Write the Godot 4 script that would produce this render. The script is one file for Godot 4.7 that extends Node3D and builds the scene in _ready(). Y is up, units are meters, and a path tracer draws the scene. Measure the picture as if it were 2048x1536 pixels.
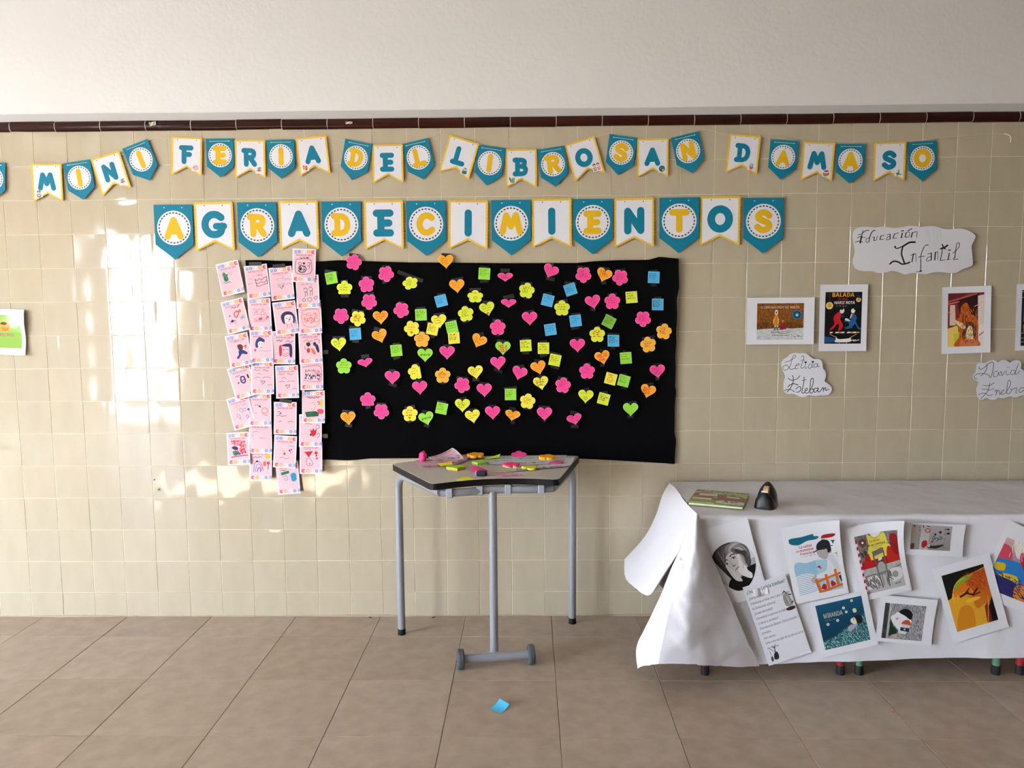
extends Node3D
# A tiled school corridor wall hung with pennants, thank-you notes and book posters.

var rng := RandomNumberGenerator.new()
var used := {}
var mats := {}
var cover := []

func _ready():
	rng.seed = 20240517
	# ---- camera
	var cam := Camera3D.new()
	cam.name = "camera"
	cam.fov = 52.98
	cam.position = Vector3(2.30406, 1.41911, 3.46077)
	cam.rotation = Vector3(-0.09702, 0.01384, -0.00738)
	cam.near = 0.05
	cam.far = 200.0
	add_child(cam)
	cam.current = true
	# ---- sky, sun, exposure
	var we := WorldEnvironment.new()
	we.name = "environment"
	var env := Environment.new()
	env.background_mode = Environment.BG_SKY
	var sm := ProceduralSkyMaterial.new()
	sm.sky_top_color = Color(0.76, 0.83, 0.95)
	sm.sky_horizon_color = Color(0.91, 0.93, 0.96)
	sm.ground_horizon_color = Color(0.80, 0.78, 0.74)
	sm.ground_bottom_color = Color(0.55, 0.52, 0.47)
	sm.sky_energy_multiplier = 7.2
	sm.ground_energy_multiplier = 7.2
	var sky := Sky.new()
	sky.sky_material = sm
	env.sky = sky
	env.ambient_light_source = Environment.AMBIENT_SOURCE_SKY
	env.tonemap_mode = Environment.TONE_MAPPER_LINEAR
	env.tonemap_exposure = 0.59
	env.sdfgi_enabled = true
	env.ssao_enabled = true
	env.ssil_enabled = true
	we.environment = env
	add_child(we)
	var sun := DirectionalLight3D.new()
	sun.name = "sun"
	sun.light_energy = 160.0
	sun.light_color = Color(1.0, 0.97, 0.93)
	sun.light_angular_distance = 0.6
	sun.shadow_enabled = true
	add_child(sun)
	sun.look_at_from_position(Vector3.ZERO, Vector3(0.90, -0.42, 0.10), Vector3.UP)
	# ---- setting, then things
	make_room()
	make_tiles()
	make_cloths()
	make_garlands()
	make_cards()
	make_notes()
	make_wall_papers()
	make_school_table()
	make_table_top_things()
	make_long_table()
	make_front_posters()
	make_floor_scraps()
	make_tape_bits()
	make_wall_tiles()

# ------------------------------------------------------------------ bookkeeping
func numbered(n: String) -> String:
	var k: int = used.get(n, 0)
	used[n] = k + 1
	return n if k == 0 else "%s_%03d" % [n, k]

func tag(o, label: String, category: String, group := "", kind := ""):
	if label != "": o.set_meta("label", label)
	if category != "": o.set_meta("category", category)
	if group != "": o.set_meta("group", group)
	if kind != "": o.set_meta("kind", kind)
	return o

func thing(called: String, at: Vector3, label: String, category: String, group := "") -> Node3D:
	var o := Node3D.new()
	o.name = numbered(called)
	add_child(o)
	o.position = at
	tag(o, label, category, group)
	return o

func part(called: String, mesh: Mesh, m: Material, parent: Node) -> MeshInstance3D:
	var o := MeshInstance3D.new()
	o.name = called
	o.mesh = mesh
	o.material_override = m
	parent.add_child(o, true)
	return o

func solo(called: String, mesh: Mesh, m: Material, at := Vector3.ZERO) -> MeshInstance3D:
	var o := MeshInstance3D.new()
	o.name = numbered(called)
	o.mesh = mesh
	o.material_override = m
	add_child(o)
	o.position = at
	return o

func structure(called: String, mesh: Mesh, m: Material, at := Vector3.ZERO) -> MeshInstance3D:
	var o := solo(called, mesh, m, at)
	o.set_meta("kind", "structure")
	return o

# ------------------------------------------------------------------ materials
func hexc(h: String) -> Color:
	return Color.html("#" + h)

func mat(h: String, rough := 0.8, spec := 0.5, metal := 0.0) -> StandardMaterial3D:
	var key := "%s_%.2f_%.2f_%.2f" % [h, rough, spec, metal]
	if not mats.has(key):
		var m := StandardMaterial3D.new()
		m.albedo_color = hexc(h)
		m.roughness = rough
		m.metallic_specular = spec
		m.metallic = metal
		mats[key] = m
	return mats[key]

func noise_tex(freq: float, seed_: int, as_normal: bool, bump := 4.0, octaves := 3, size := 256) -> Texture2D:
	var n := FastNoiseLite.new()
	n.seed = seed_
	n.noise_type = FastNoiseLite.TYPE_SIMPLEX_SMOOTH
	n.frequency = freq
	n.fractal_octaves = octaves
	var img: Image = n.get_seamless_image(size, size)
	img.convert(Image.FORMAT_RGBA8)
	if as_normal: img.bump_map_to_normal_map(bump)
	return ImageTexture.create_from_image(img)

func tint_tex(freq: float, seed_: int, a: Color, b: Color, octaves := 4, size := 256) -> Texture2D:
	var n := FastNoiseLite.new()
	n.seed = seed_
	n.noise_type = FastNoiseLite.TYPE_SIMPLEX_SMOOTH
	n.frequency = freq
	n.fractal_octaves = octaves
	var src: Image = n.get_seamless_image(size, size)
	src.convert(Image.FORMAT_RGBA8)
	for y in size:
		for x in size:
			src.set_pixel(x, y, a.lerp(b, src.get_pixel(x, y).r))
	return ImageTexture.create_from_image(src)

func picture_mat(tex: Texture2D, rough := 0.55, spec := 0.4) -> StandardMaterial3D:
	var m := StandardMaterial3D.new()
	m.albedo_texture = tex
	m.roughness = rough
	m.metallic_specular = spec
	return m

# ------------------------------------------------------------------ mesh helpers
# quads and triangles are given anticlockwise as seen from outside; Godot wants them clockwise
func t3(st: SurfaceTool, a: Vector3, b: Vector3, c: Vector3):
	var n := (b - a).cross(c - a)
	if n.length_squared() < 1e-18: return
	n = n.normalized()
	for v in [a, c, b]:
		st.set_normal(n)
		st.add_vertex(v)

func begin() -> SurfaceTool:
	var st := SurfaceTool.new()
	st.begin(Mesh.PRIMITIVE_TRIANGLES)
	return st

func face(st: SurfaceTool, pts: Array, centre: Vector3):
	var n: Vector3 = (pts[1] - pts[0]).cross(pts[2] - pts[0])
	var mid := Vector3.ZERO
	for p in pts: mid += p
	mid /= pts.size()
	var flip := n.dot(mid - centre) < 0.0
	for i in range(1, pts.size() - 1):
		if flip: t3(st, pts[0], pts[i + 1], pts[i])
		else: t3(st, pts[0], pts[i], pts[i + 1])

func add_box(st: SurfaceTool, c: Vector3, s: Vector3, bevel := 0.0):
	var h := s * 0.5
	if bevel <= 0.0:
		for ax in 3:
			for sg in [-1.0, 1.0]:
				var u := (ax + 1) % 3
				var v := (ax + 2) % 3
				var q := []
				for k in [[-1, -1], [1, -1], [1, 1], [-1, 1]]:
					var p := Vector3.ZERO
					p[ax] = sg * h[ax]
					p[u] = k[0] * h[u]
					p[v] = k[1] * h[v]
					q.append(c + p)
				face(st, q, c)
		return
	var i := h - Vector3.ONE * bevel
	for ax in 3:
		var u := (ax + 1) % 3
		var v := (ax + 2) % 3
		for sg in [-1.0, 1.0]:
			var q := []
			for k in [[-1, -1], [1, -1], [1, 1], [-1, 1]]:
				var p := Vector3.ZERO
				p[ax] = sg * h[ax]
				p[u] = k[0] * i[u]
				p[v] = k[1] * i[v]
				q.append(c + p)
			face(st, q, c)
			# edge strips along axis u? between face ax and face v
			for sv in [-1.0, 1.0]:
				var e := []
				for k in [[-1, 0], [1, 0], [1, 1], [-1, 1]]:
					var p := Vector3.ZERO
					p[u] = k[0] * i[u]
					p[ax] = sg * (h[ax] if k[1] == 0 else i[ax])
					p[v] = sv * (i[v] if k[1] == 0 else h[v])
					e.append(c + p)
				face(st, e, c)
	for sx in [-1.0, 1.0]:
		for sy in [-1.0, 1.0]:
			for sz in [-1.0, 1.0]:
				var sgn := Vector3(sx, sy, sz)
				face(st, [c + sgn * Vector3(h.x, i.y, i.z), c + sgn * Vector3(i.x, h.y, i.z), c + sgn * Vector3(i.x, i.y, h.z)], c)

func box_mesh(s: Vector3, bevel := 0.0, c := Vector3.ZERO) -> ArrayMesh:
	var st := begin()
	add_box(st, c, s, bevel)
	return st.commit()

func boxes_mesh(list: Array) -> ArrayMesh:      # [[min, max], ...]
	var st := begin()
	for b in list: add_box(st, (b[0] + b[1]) * 0.5, b[1] - b[0])
	return st.commit()

# a grid of points, rows downwards, columns to the right as seen from its outside
func grid(st: SurfaceTool, g: Array, uv0 := Vector2.ZERO, uv1 := Vector2.ONE):
	var nr := g.size()
	var nc: int = g[0].size()
	var nm := []
	for i in nr:
		var row := []
		for j in nc:
			var du: Vector3 = g[i][min(j + 1, nc - 1)] - g[i][max(j - 1, 0)]
			var dv: Vector3 = g[max(i - 1, 0)][j] - g[min(i + 1, nr - 1)][j]
			row.append(du.cross(dv).normalized())
		nm.append(row)
	for i in nr - 1:
		for j in nc - 1:
			for k in [[0, 0], [0, 1], [1, 1], [0, 0], [1, 1], [1, 0]]:
				var a: int = i + k[0]
				var b: int = j + k[1]
				st.set_normal(nm[a][b])
				st.set_uv(Vector2(lerpf(uv0.x, uv1.x, float(b) / (nc - 1)), lerpf(uv0.y, uv1.y, float(a) / (nr - 1))))
				st.add_vertex(g[a][b])

# a bent sheet w x h about the origin facing +z; bend(u, v) gives the height at u, v in 0..1 (v downwards)
func sheet(w: float, h: float, bend: Callable, nx := 8, ny := 10, uv0 := Vector2.ZERO, uv1 := Vector2.ONE, lift := 0.0) -> ArrayMesh:
	var g := []
	for i in ny + 1:
		var row := []
		for j in nx + 1:
			var u := float(j) / nx
			var v := float(i) / ny
			row.append(Vector3((u - 0.5) * w, (0.5 - v) * h, lift + bend.call(u, v)))
		g.append(row)
	var st := begin()
	grid(st, g, uv0, uv1)
	return st.commit()

func sub_bend(bend: Callable, u0: float, v0: float, u1: float, v1: float) -> Callable:
	return func(u: float, v: float) -> float: return bend.call(lerpf(u0, u1, u), lerpf(v0, v1, v))

func catmull(p: Array, seg := 6, closed := false) -> Array:
	var out := []
	var n := p.size()
	var last := n if closed else n - 1
	for i in last:
		var a = p[(i - 1 + n) % n] if closed else p[max(i - 1, 0)]
		var b = p[i]
		var c = p[(i + 1) % n]
		var d = p[(i + 2) % n] if closed else p[min(i + 2, n - 1)]
		for k in seg:
			var t := float(k) / seg
			out.append(0.5 * (2.0 * b + (c - a) * t + (2.0 * a - 5.0 * b + 4.0 * c - d) * t * t + (3.0 * b - a - 3.0 * c + d) * t * t * t))
	if not closed: out.append(p[n - 1])
	return out

func smooth_grid(g: Array, seg := 5) -> Array:
	var rows := []
	for r in g: rows.append(catmull(r, seg))
	var nc: int = rows[0].size()
	var cols := []
	for j in nc:
		var c := []
		for r in rows: c.append(r[j])
		cols.append(catmull(c, seg))
	var out := []
	for i in cols[0].size():
		var row := []
		for j in nc: row.append(cols[j][i])
		out.append(row)
	return out

func add_tube(st: SurfaceTool, path: Array, r: float, seg := 14, caps := true):
	var rings := []
	var nrm := []
	var up := Vector3.UP
	var d0: Vector3 = (path[1] - path[0]).normalized()
	if absf(d0.dot(up)) > 0.9: up = Vector3.RIGHT
	var x := d0.cross(up).normalized()
	for i in path.size():
		var d: Vector3 = (path[min(i + 1, path.size() - 1)] - path[max(i - 1, 0)]).normalized()
		x = (x - d * x.dot(d)).normalized()
		var y := d.cross(x)
		var ring := []
		var rn := []
		for k in seg:
			var a := TAU * k / seg
			var n := x * cos(a) + y * sin(a)
			rn.append(n)
			ring.append(path[i] + n * r)
		rings.append(ring)
		nrm.append(rn)
	for i in path.size() - 1:
		for k in seg:
			var k2 := (k + 1) % seg
			for q in [[i, k], [i + 1, k2], [i, k2], [i, k], [i + 1, k], [i + 1, k2]]:
				st.set_normal(nrm[q[0]][q[1]])
				st.add_vertex(rings[q[0]][q[1]])
	if caps:
		for e in [0, path.size() - 1]:
			var inside: Vector3 = path[1] if e == 0 else path[path.size() - 2]
			for k in seg: face(st, [path[e], rings[e][k], rings[e][(k + 1) % seg]], inside)

func tube_mesh(path: Array, r: float, seg := 14, caps := true) -> ArrayMesh:
	var st := begin()
	add_tube(st, path, r, seg, caps)
	return st.commit()

# profile of (along, radius) turned about an axis
func lathe(st: SurfaceTool, prof: Array, at: Vector3, axis: Vector3, seg := 28):
	axis = axis.normalized()
	var x := axis.cross(Vector3.UP if absf(axis.y) < 0.9 else Vector3.RIGHT).normalized()
	var y := axis.cross(x)
	var mid: Vector3 = at + axis * ((prof[0].x + prof[-1].x) * 0.5)
	for i in prof.size() - 1:
		for k in seg:
			var q := []
			for e in [[i, k], [i, k + 1], [i + 1, k + 1], [i + 1, k]]:
				var a: float = TAU * e[1] / seg
				q.append(at + axis * prof[e[0]].x + (x * cos(a) + y * sin(a)) * prof[e[0]].y)
			if prof[i].y < 1e-6: face(st, [q[0], q[2], q[3]], mid)
			elif prof[i + 1].y < 1e-6: face(st, [q[0], q[1], q[2]], mid)
			else: face(st, q, mid)

# ---- flat shapes: union of polygons with holes, given thickness
func unite(polys: Array) -> Array:              # -> [outers, holes]
	var outs := []
	var holes := []
	for p0 in polys:
		var p: PackedVector2Array = p0
		if Geometry2D.is_polygon_clockwise(p): p.reverse()
		var keep_holes := []
		for hl in holes:
			for r in Geometry2D.clip_polygons(hl, p): keep_holes.append(r)
		holes = keep_holes
		var rest := []
		for o in outs:
			var solids := []
			var hs := []
			for r in Geometry2D.merge_polygons(p, o):
				if Geometry2D.is_polygon_clockwise(r): hs.append(r)
				else: solids.append(r)
			if solids.size() == 1:
				p = solids[0]
				for hl in hs:
					hl.reverse()
					holes.append(hl)
			else: rest.append(o)
		rest.append(p)
		outs = rest
	return [outs, holes]

func stroke_polys(pts: Array, r: float, closed := false) -> Array:   # -> outers and holes of one stroke
	var pk := PackedVector2Array(pts)
	return Geometry2D.offset_polyline(pk, r, Geometry2D.JOIN_ROUND, Geometry2D.END_JOINED if closed else Geometry2D.END_ROUND)

func cut_holes(outer: PackedVector2Array, holes: Array) -> Array:    # simple polygons without holes
	var regs := [outer]
	for hl in holes:
		var c := Vector2.ZERO
		for v in hl: c += v
		c /= hl.size()
		var nxt := []
		for rg in regs:
			if Geometry2D.intersect_polygons(rg, hl).is_empty():
				nxt.append(rg)
				continue
			for half in [PackedVector2Array([Vector2(-9e3, c.y), Vector2(9e3, c.y), Vector2(9e3, 9e3), Vector2(-9e3, 9e3)]), PackedVector2Array([Vector2(-9e3, -9e3), Vector2(9e3, -9e3), Vector2(9e3, c.y), Vector2(-9e3, c.y)])]:
				for piece in Geometry2D.intersect_polygons(rg, half):
					for r in Geometry2D.clip_polygons(piece, hl):
						if not Geometry2D.is_polygon_clockwise(r): nxt.append(r)
		regs = nxt
	return regs

func add_flat(st: SurfaceTool, poly: PackedVector2Array, z: float, facing := 1.0, uvbox := Rect2(), k := 1.0):
	var idx := Geometry2D.triangulate_polygon(poly)
	for i in range(0, idx.size(), 3):
		var a := poly[idx[i]]
		var b := poly[idx[i + 1]]
		var c := poly[idx[i + 2]]
		if (b - a).cross(c - a) * facing > 0.0:
			var s := b
			b = c
			c = s
		for v in [a, b, c]:
			st.set_normal(Vector3(0, 0, facing))
			if uvbox.size.x > 0.0: st.set_uv(Vector2((v.x - uvbox.position.x) / uvbox.size.x, 1.0 - (v.y - uvbox.position.y) / uvbox.size.y))
			st.add_vertex(Vector3(v.x * k, v.y * k, z))

func add_sides(st: SurfaceTool, poly: PackedVector2Array, z0: float, z1: float, hole := false):
	var ccw := not Geometry2D.is_polygon_clockwise(poly)
	if hole: ccw = not ccw
	for i in poly.size():
		var a := poly[i]
		var b := poly[(i + 1) % poly.size()]
		if not ccw:
			var s := a
			a = b
			b = s
		t3(st, Vector3(a.x, a.y, z0), Vector3(b.x, b.y, z0), Vector3(b.x, b.y, z1))
		t3(st, Vector3(a.x, a.y, z0), Vector3(b.x, b.y, z1), Vector3(a.x, a.y, z1))

func slab(outers: Array, holes: Array, z0: float, z1: float, uvbox := Rect2(), k := 1.0) -> ArrayMesh:
	var st := begin()
	for o in outers:
		var mine := []
		for hl in holes:
			if not Geometry2D.intersect_polygons(o, hl).is_empty(): mine.append(hl)
		for r in cut_holes(o, mine):
			add_flat(st, r, z1, 1.0, uvbox, k)
			add_flat(st, r, z0, -1.0, uvbox, k)
		add_sides(st, scaled(o, k), z0, z1)
	for hl in holes: add_sides(st, scaled(hl, k), z0, z1, true)
	return st.commit()

func scaled(p: PackedVector2Array, k: float) -> PackedVector2Array:
	var out := PackedVector2Array()
	for v in p: out.append(v * k)
	return out

func circle_poly(c: Vector2, r: float, n := 40) -> PackedVector2Array:
	var p := PackedVector2Array()
	for i in n: p.append(c + Vector2(cos(TAU * i / n), sin(TAU * i / n)) * r)
	return p

func V(s: String) -> Array:                     # "x,y x,y" -> points
	var out := []
	for w in s.split(" ", false):
		var q := w.split(",")
		out.append(Vector2(float(q[0]), float(q[1])))
	return out

# ------------------------------------------------------------------ a small drawing board for prints
class Board:
	var im: Image
	var o := Vector2.ZERO
	var s := 1.0
	var clip := Rect2i()
	var host
	var rng := RandomNumberGenerator.new()
	func _init(host_, w: int, h: int, paper: Color):
		host = host_
		im = Image.create_empty(w, h, false, Image.FORMAT_RGBA8)
		im.fill(paper)
		clip = Rect2i(0, 0, w, h)
		rng.seed = 99
	func frame(x: float, y: float, scale: float, r := Rect2i()):
		o = Vector2(x, y)
		s = scale
		clip = r if r.size.x > 0 else Rect2i(0, 0, im.get_width(), im.get_height())
	func fill(polys: Array, c: Color, c2 = null):
		var lo := 1e9
		var hi := -1e9
		for p in polys:
			for v in p:
				lo = min(lo, v.y)
				hi = max(hi, v.y)
		var y0 := int(max(floor(lo), clip.position.y))
		var y1 := int(min(ceil(hi), clip.end.y - 1))
		for y in range(y0, y1 + 1):
			var yy := y + 0.5
			var xs := []
			for p in polys:
				var n: int = p.size()
				for i in n:
					var a: Vector2 = p[i]
					var b: Vector2 = p[(i + 1) % n]
					if (a.y <= yy) != (b.y <= yy): xs.append(a.x + (yy - a.y) * (b.x - a.x) / (b.y - a.y))
			xs.sort()
			var col := c
			if c2 != null: col = c.lerp(c2, clampf((yy - lo) / maxf(hi - lo, 1.0), 0.0, 1.0))
			for i in range(0, xs.size() - 1, 2):
				var xa := int(max(round(xs[i]), clip.position.x))
				var xb := int(min(round(xs[i + 1]), clip.end.x))
				if xb > xa: im.fill_rect(Rect2i(xa, y, xb - xa, 1), col)
	func place(pts: Array) -> PackedVector2Array:
		var out := PackedVector2Array()
		for p in pts: out.append(o + p * s)
		return out
	func line(pts: Array, w: float, c: Color, closed := false):
		fill(host.stroke_polys(Array(place(pts)), max(w * s * 0.5, 0.5), closed), c)
	func dot(p: Vector2, r: float, c: Color, ry := -1.0, rot := 0.0):
		var q := []
		for i in 28:
			q.append(p + (Vector2(cos(TAU * i / 28), sin(TAU * i / 28)) * Vector2(r, r if ry < 0.0 else ry)).rotated(deg_to_rad(rot)))
		fill([place(q)], c)
	func text(p: Vector2, size: float, words: String, c: Color, font := "Droid Sans", weight := 400, fit := 0.0):
		var tm := TextMesh.new()
		var f := SystemFont.new()
		f.font_names = PackedStringArray([font])
		f.font_weight = weight
		tm.font = f
		tm.font_size = 64
		tm.pixel_size = 1.0 / 64.0
		tm.depth = 0.0
		tm.text = words
		tm.horizontal_alignment = HORIZONTAL_ALIGNMENT_CENTER
		tm.vertical_alignment = VERTICAL_ALIGNMENT_CENTER
		var v: PackedVector3Array = tm.get_faces()
		if v.is_empty(): return
		var lo := 1e9
		var hi := -1e9
		for q in v:
			lo = min(lo, q.x)
			hi = max(hi, q.x)
		var sx := size if fit <= 0.0 else fit / (hi - lo)
		for i in range(0, v.size(), 3):
			var tri := []
			for k in 3: tri.append(p + Vector2((v[i + k].x - lo) * sx, -v[i + k].y * size))
			fill([place(tri)], c)
	func hand(p: Vector2, size: float, words: String, w: float, c: Color, turn := 0.0):
		var x := 0.0
		for ch in words:
			if ch == " ":
				x += 3.0
				continue
			for st in host.hand_font.get(ch, "").split(";", false):
				var q := []
				for d in st.split(" ", false): q.append(p + (Vector2(x + float(d[0]), float(d[1]) - 7.0) * size / 7.0).rotated(deg_to_rad(turn)))
				line(host.catmull(q, 3) if ch == ch.to_lower() else q, w, c)
			x += 5.0
	func scribble(p: Vector2, w: float, h: float, c: Color, lw: float, turn := 0.0):
		var q := []
		var x := 0.0
		var gap := false
		while x < w:
			if rng.randf() < 0.16 and q.size() > 3:
				line(q, lw, c)
				q = []
				x += h * 0.8
			q.append(p + Vector2(x, rng.randf_range(-0.5, 0.5) * h * (1.0 if rng.randf() < 0.8 else 1.8)).rotated(deg_to_rad(turn)))
			x += h * rng.randf_range(0.2, 0.45)
		if q.size() > 2: line(q, lw, c)
	func hatch(x0: float, y0: float, x1: float, y1: float, n: int, ln: float, ang: float, w: float, c: Color, jit := 15.0, inside = null):
		for i in n:
			var p := Vector2(rng.randf_range(x0, x1), rng.randf_range(y0, y1))
			if inside != null and not Geometry2D.is_point_in_polygon(p, inside): continue
			var d := Vector2.RIGHT.rotated(deg_to_rad(ang + rng.randf_range(-jit, jit))) * ln * rng.randf_range(0.5, 1.0) * 0.5
			line([p - d, p + d], w, c)
	# one drawing order per line: kind colour ... points
	func draw(cmds: Array):
		for cmd in cmds:
			var w: PackedStringArray = cmd.split(" ", false)
			var c := Color.html("#" + w[1])
			match w[0]:
				"p": fill([place(host.V(" ".join(w.slice(2))))], c)
				"P": fill([place(host.catmull(host.V(" ".join(w.slice(2))), 6, true))], c)
				"s": line(host.V(" ".join(w.slice(3))), float(w[2]), c)
				"S": line(host.catmull(host.V(" ".join(w.slice(3))), 6), float(w[2]), c)
				"c": dot(host.V(w[2])[0], float(w[3]), c)
				"e": dot(host.V(w[2])[0], float(w[3]), c, float(w[4]), float(w[5]) if w.size() > 5 else 0.0)
				"g": fill([place([Vector2(float(w[3]), float(w[4])), Vector2(float(w[5]), float(w[4])), Vector2(float(w[5]), float(w[6])), Vector2(float(w[3]), float(w[6]))])], c, Color.html("#" + w[2]))
				"h": hatch(float(w[2]), float(w[3]), float(w[4]), float(w[5]), int(w[6]), float(w[7]), float(w[8]), float(w[9]), c, float(w[10]) if w.size() > 10 else 15.0)
				"b": text(host.V(w[2])[0], float(w[3]), " ".join(w.slice(4)).replace("_", " "), c, "Droid Sans", 700)
				"t": text(host.V(w[2])[0], float(w[3]), " ".join(w.slice(4)).replace("_", " "), c, "Droid Sans", 400)
				"f": text(host.V(w[2])[0], float(w[3]), " ".join(w.slice(4)).replace("_", " "), c, "Droid Serif", 700)
	func tex() -> Texture2D:
		return ImageTexture.create_from_image(im)

var hand_font := {
	"a": "43 23 14 16 27 37 45 43 46 57", "b": "10 17 14 23 33 44 46 37 17", "c": "43 23 14 16 27 47", "d": "43 23 14 16 27 37 45 40 46 57",
	"e": "15 45 44 33 23 14 16 27 47", "f": "40 30 21 27;13 43", "g": "43 23 14 15 26 36 44 43 47 38 29 18", "h": "10 17;14 23 33 44 47", "i": "23 26 37;21 22",
	"l": "20 26 37", "m": "03 07;04 13 24 27;24 33 44 47", "n": "13 17;14 23 33 44 47", "o": "33 23 14 16 27 37 46 44 33", "p": "13 19;14 23 33 44 46 37 17",
	"q": "43 23 14 16 27 37 44;43 49", "r": "13 17;14 23 43", "s": "43 23 14 25 35 46 37 17", "t": "20 26 37 47;03 43", "u": "13 16 27 37 45;43 47", "v": "13 27 43",
	"y": "13 16 27 37;43 48 39 19", "z": "13 43 17 47", "A": "07 20 47;14 34", "C": "41 20 10 02 05 17 37 46", "D": "00 07 27 45 42 20 00", "E": "40 00 07 47;03 33",
	"F": "40 00 07;03 33", "G": "41 20 02 05 17 37 46 44 24", "H": "00 07;40 47;03 43", "I": "20 27", "L": "00 07 47", "M": "07 00 24 40 47", "N": "07 00 47 40",
	"O": "20 02 05 17 37 45 42 30 20", "P": "07 00 30 42 33 04", "R": "07 00 30 42 33 04;24 47", "S": "41 30 10 02 13 33 45 37 17 06", "T": "00 40;20 27", "U": "00 05 17 37 45 40",
	"V": "00 27 40", "Z": "00 40 07 47", "Y": "00 23 40;23 27", "B": "00 07 37 45 34 03 33 42 30 00", "¡": "21 22;24 27"}

# ------------------------------------------------------------------ the setting
func make_room():
	var paint := mat("fcfbf8", 0.75, 0.3)
	paint.normal_enabled = true
	paint.normal_texture = noise_tex(0.05, 5, true, 1.5)
	paint.normal_scale = 0.35
	paint.uv1_triplanar = true
	paint.uv1_world_triplanar = true
	paint.uv1_scale = Vector3.ONE * 2.5
	# tiled wall: masonry behind, plaster above the trim with a chamfered lower edge
	structure("wall_masonry", boxes_mesh([[Vector3(-4.8, -0.1, -0.25), Vector3(9.4, 3.6, -0.02)]]), mat("c9bfa6", 0.9))
	var prof := [Vector2(2.245, -0.018), Vector2(2.253, 0.002), Vector2(2.257, 0.004), Vector2(2.278, 0.017), Vector2(2.285, 0.0205), Vector2(2.294, 0.022), Vector2(3.5, 0.022)]
	var g := []
	for i in prof.size():
		var row := []
		for x in [-4.6, -1.0, 2.5, 9.2]: row.append(Vector3(x, prof[i].x, prof[i].y))
		g.push_front(row)
	var st := begin()
	grid(st, g)
	structure("wall_plaster", st.commit(), paint)
	# strip between capping and plaster, its greyer colour stands in for recess shade
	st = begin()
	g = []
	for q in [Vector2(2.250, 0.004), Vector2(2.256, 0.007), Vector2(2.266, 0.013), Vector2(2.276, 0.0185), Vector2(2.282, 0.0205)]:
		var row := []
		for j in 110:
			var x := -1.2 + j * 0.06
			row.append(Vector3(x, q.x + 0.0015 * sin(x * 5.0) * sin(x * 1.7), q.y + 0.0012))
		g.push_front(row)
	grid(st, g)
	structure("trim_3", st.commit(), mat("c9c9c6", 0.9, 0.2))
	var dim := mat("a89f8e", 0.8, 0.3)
	# ceiling
	structure("ceiling", boxes_mesh([[Vector3(-4.8, 3.5, -0.25), Vector3(9.4, 3.7, 6.8)]]), mat("f8f7f3", 0.9))
	# left wall with a tall glazed opening
	var wl := []
	for b in [[-0.25, 0.0, 2.0, 3.5], [5.6, 0.0, 6.8, 3.5], [2.0, 2.65, 5.6, 3.5], [2.0, 0.0, 5.6, 0.2]]:
		wl.append([Vector3(-4.8, b[1], b[0]), Vector3(-4.6, b[3], b[2])])
	structure("wall_left", boxes_mesh(wl), paint)
	window_frame("window_1", Vector3(-4.7, 0.2, 2.0), Vector3(-4.7, 2.65, 5.6), 4, true)
	structure("wall_right", boxes_mesh([[Vector3(9.2, 0.0, -0.25), Vector3(9.4, 3.5, 6.8)]]), dim)
	# wall behind the photographer, with a garden door at the left
	var wb := []
	for b in [[-4.8, 0.0, -3.20, 3.5], [-2.30, 0.0, 9.4, 3.5], [-3.20, 2.45, -2.30, 3.5], [-3.20, 0.0, -2.30, 0.05]]:
		wb.append([Vector3(b[0], b[1], 6.6), Vector3(b[2], b[3], 6.8)])
	structure("wall_rear", boxes_mesh(wb), dim)
	window_frame("door_1", Vector3(-3.20, 0.05, 6.7), Vector3(-2.30, 2.45, 6.7), 2, false)
	structure("ground", boxes_mesh([[Vector3(-60, -0.6, -40), Vector3(60, -0.4, 60)]]), mat("6f6b64", 0.95))
	structure("added_sun_blocks", boxes_mesh([[Vector3(-10, -0.6, 0.9), Vector3(-9, 3.9, 2.3)], [Vector3(-10, -0.6, 2.3), Vector3(-9, 4.65, 5.3)]]), mat("d8d2c6", 0.9))  # unseen blocks added outside to keep most sun off the left window

func window_frame(called: String, a: Vector3, b: Vector3, panes: int, along_z: bool):
	var l := []
	var t := 0.03
	var n := Vector3(t, 0, 0) if along_z else Vector3(0, 0, t)
	var d := Vector3(0, 0, 1) if along_z else Vector3(1, 0, 0)
	var w := (b - a).dot(d)
	for k in panes + 1:
		var p := a + d * (w * k / panes)
		var e := 0.025
		l.append([Vector3(p.x, a.y, p.z) - n - d * e, Vector3(p.x, b.y, p.z) + n + d * e])
	for y in [a.y, b.y - 0.05]:
		l.append([Vector3(a.x, y, a.z) - n, Vector3(b.x, y + 0.05, b.z) + n])
	structure(called, boxes_mesh(l), mat("8a8d90", 0.5, 0.5))

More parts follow.
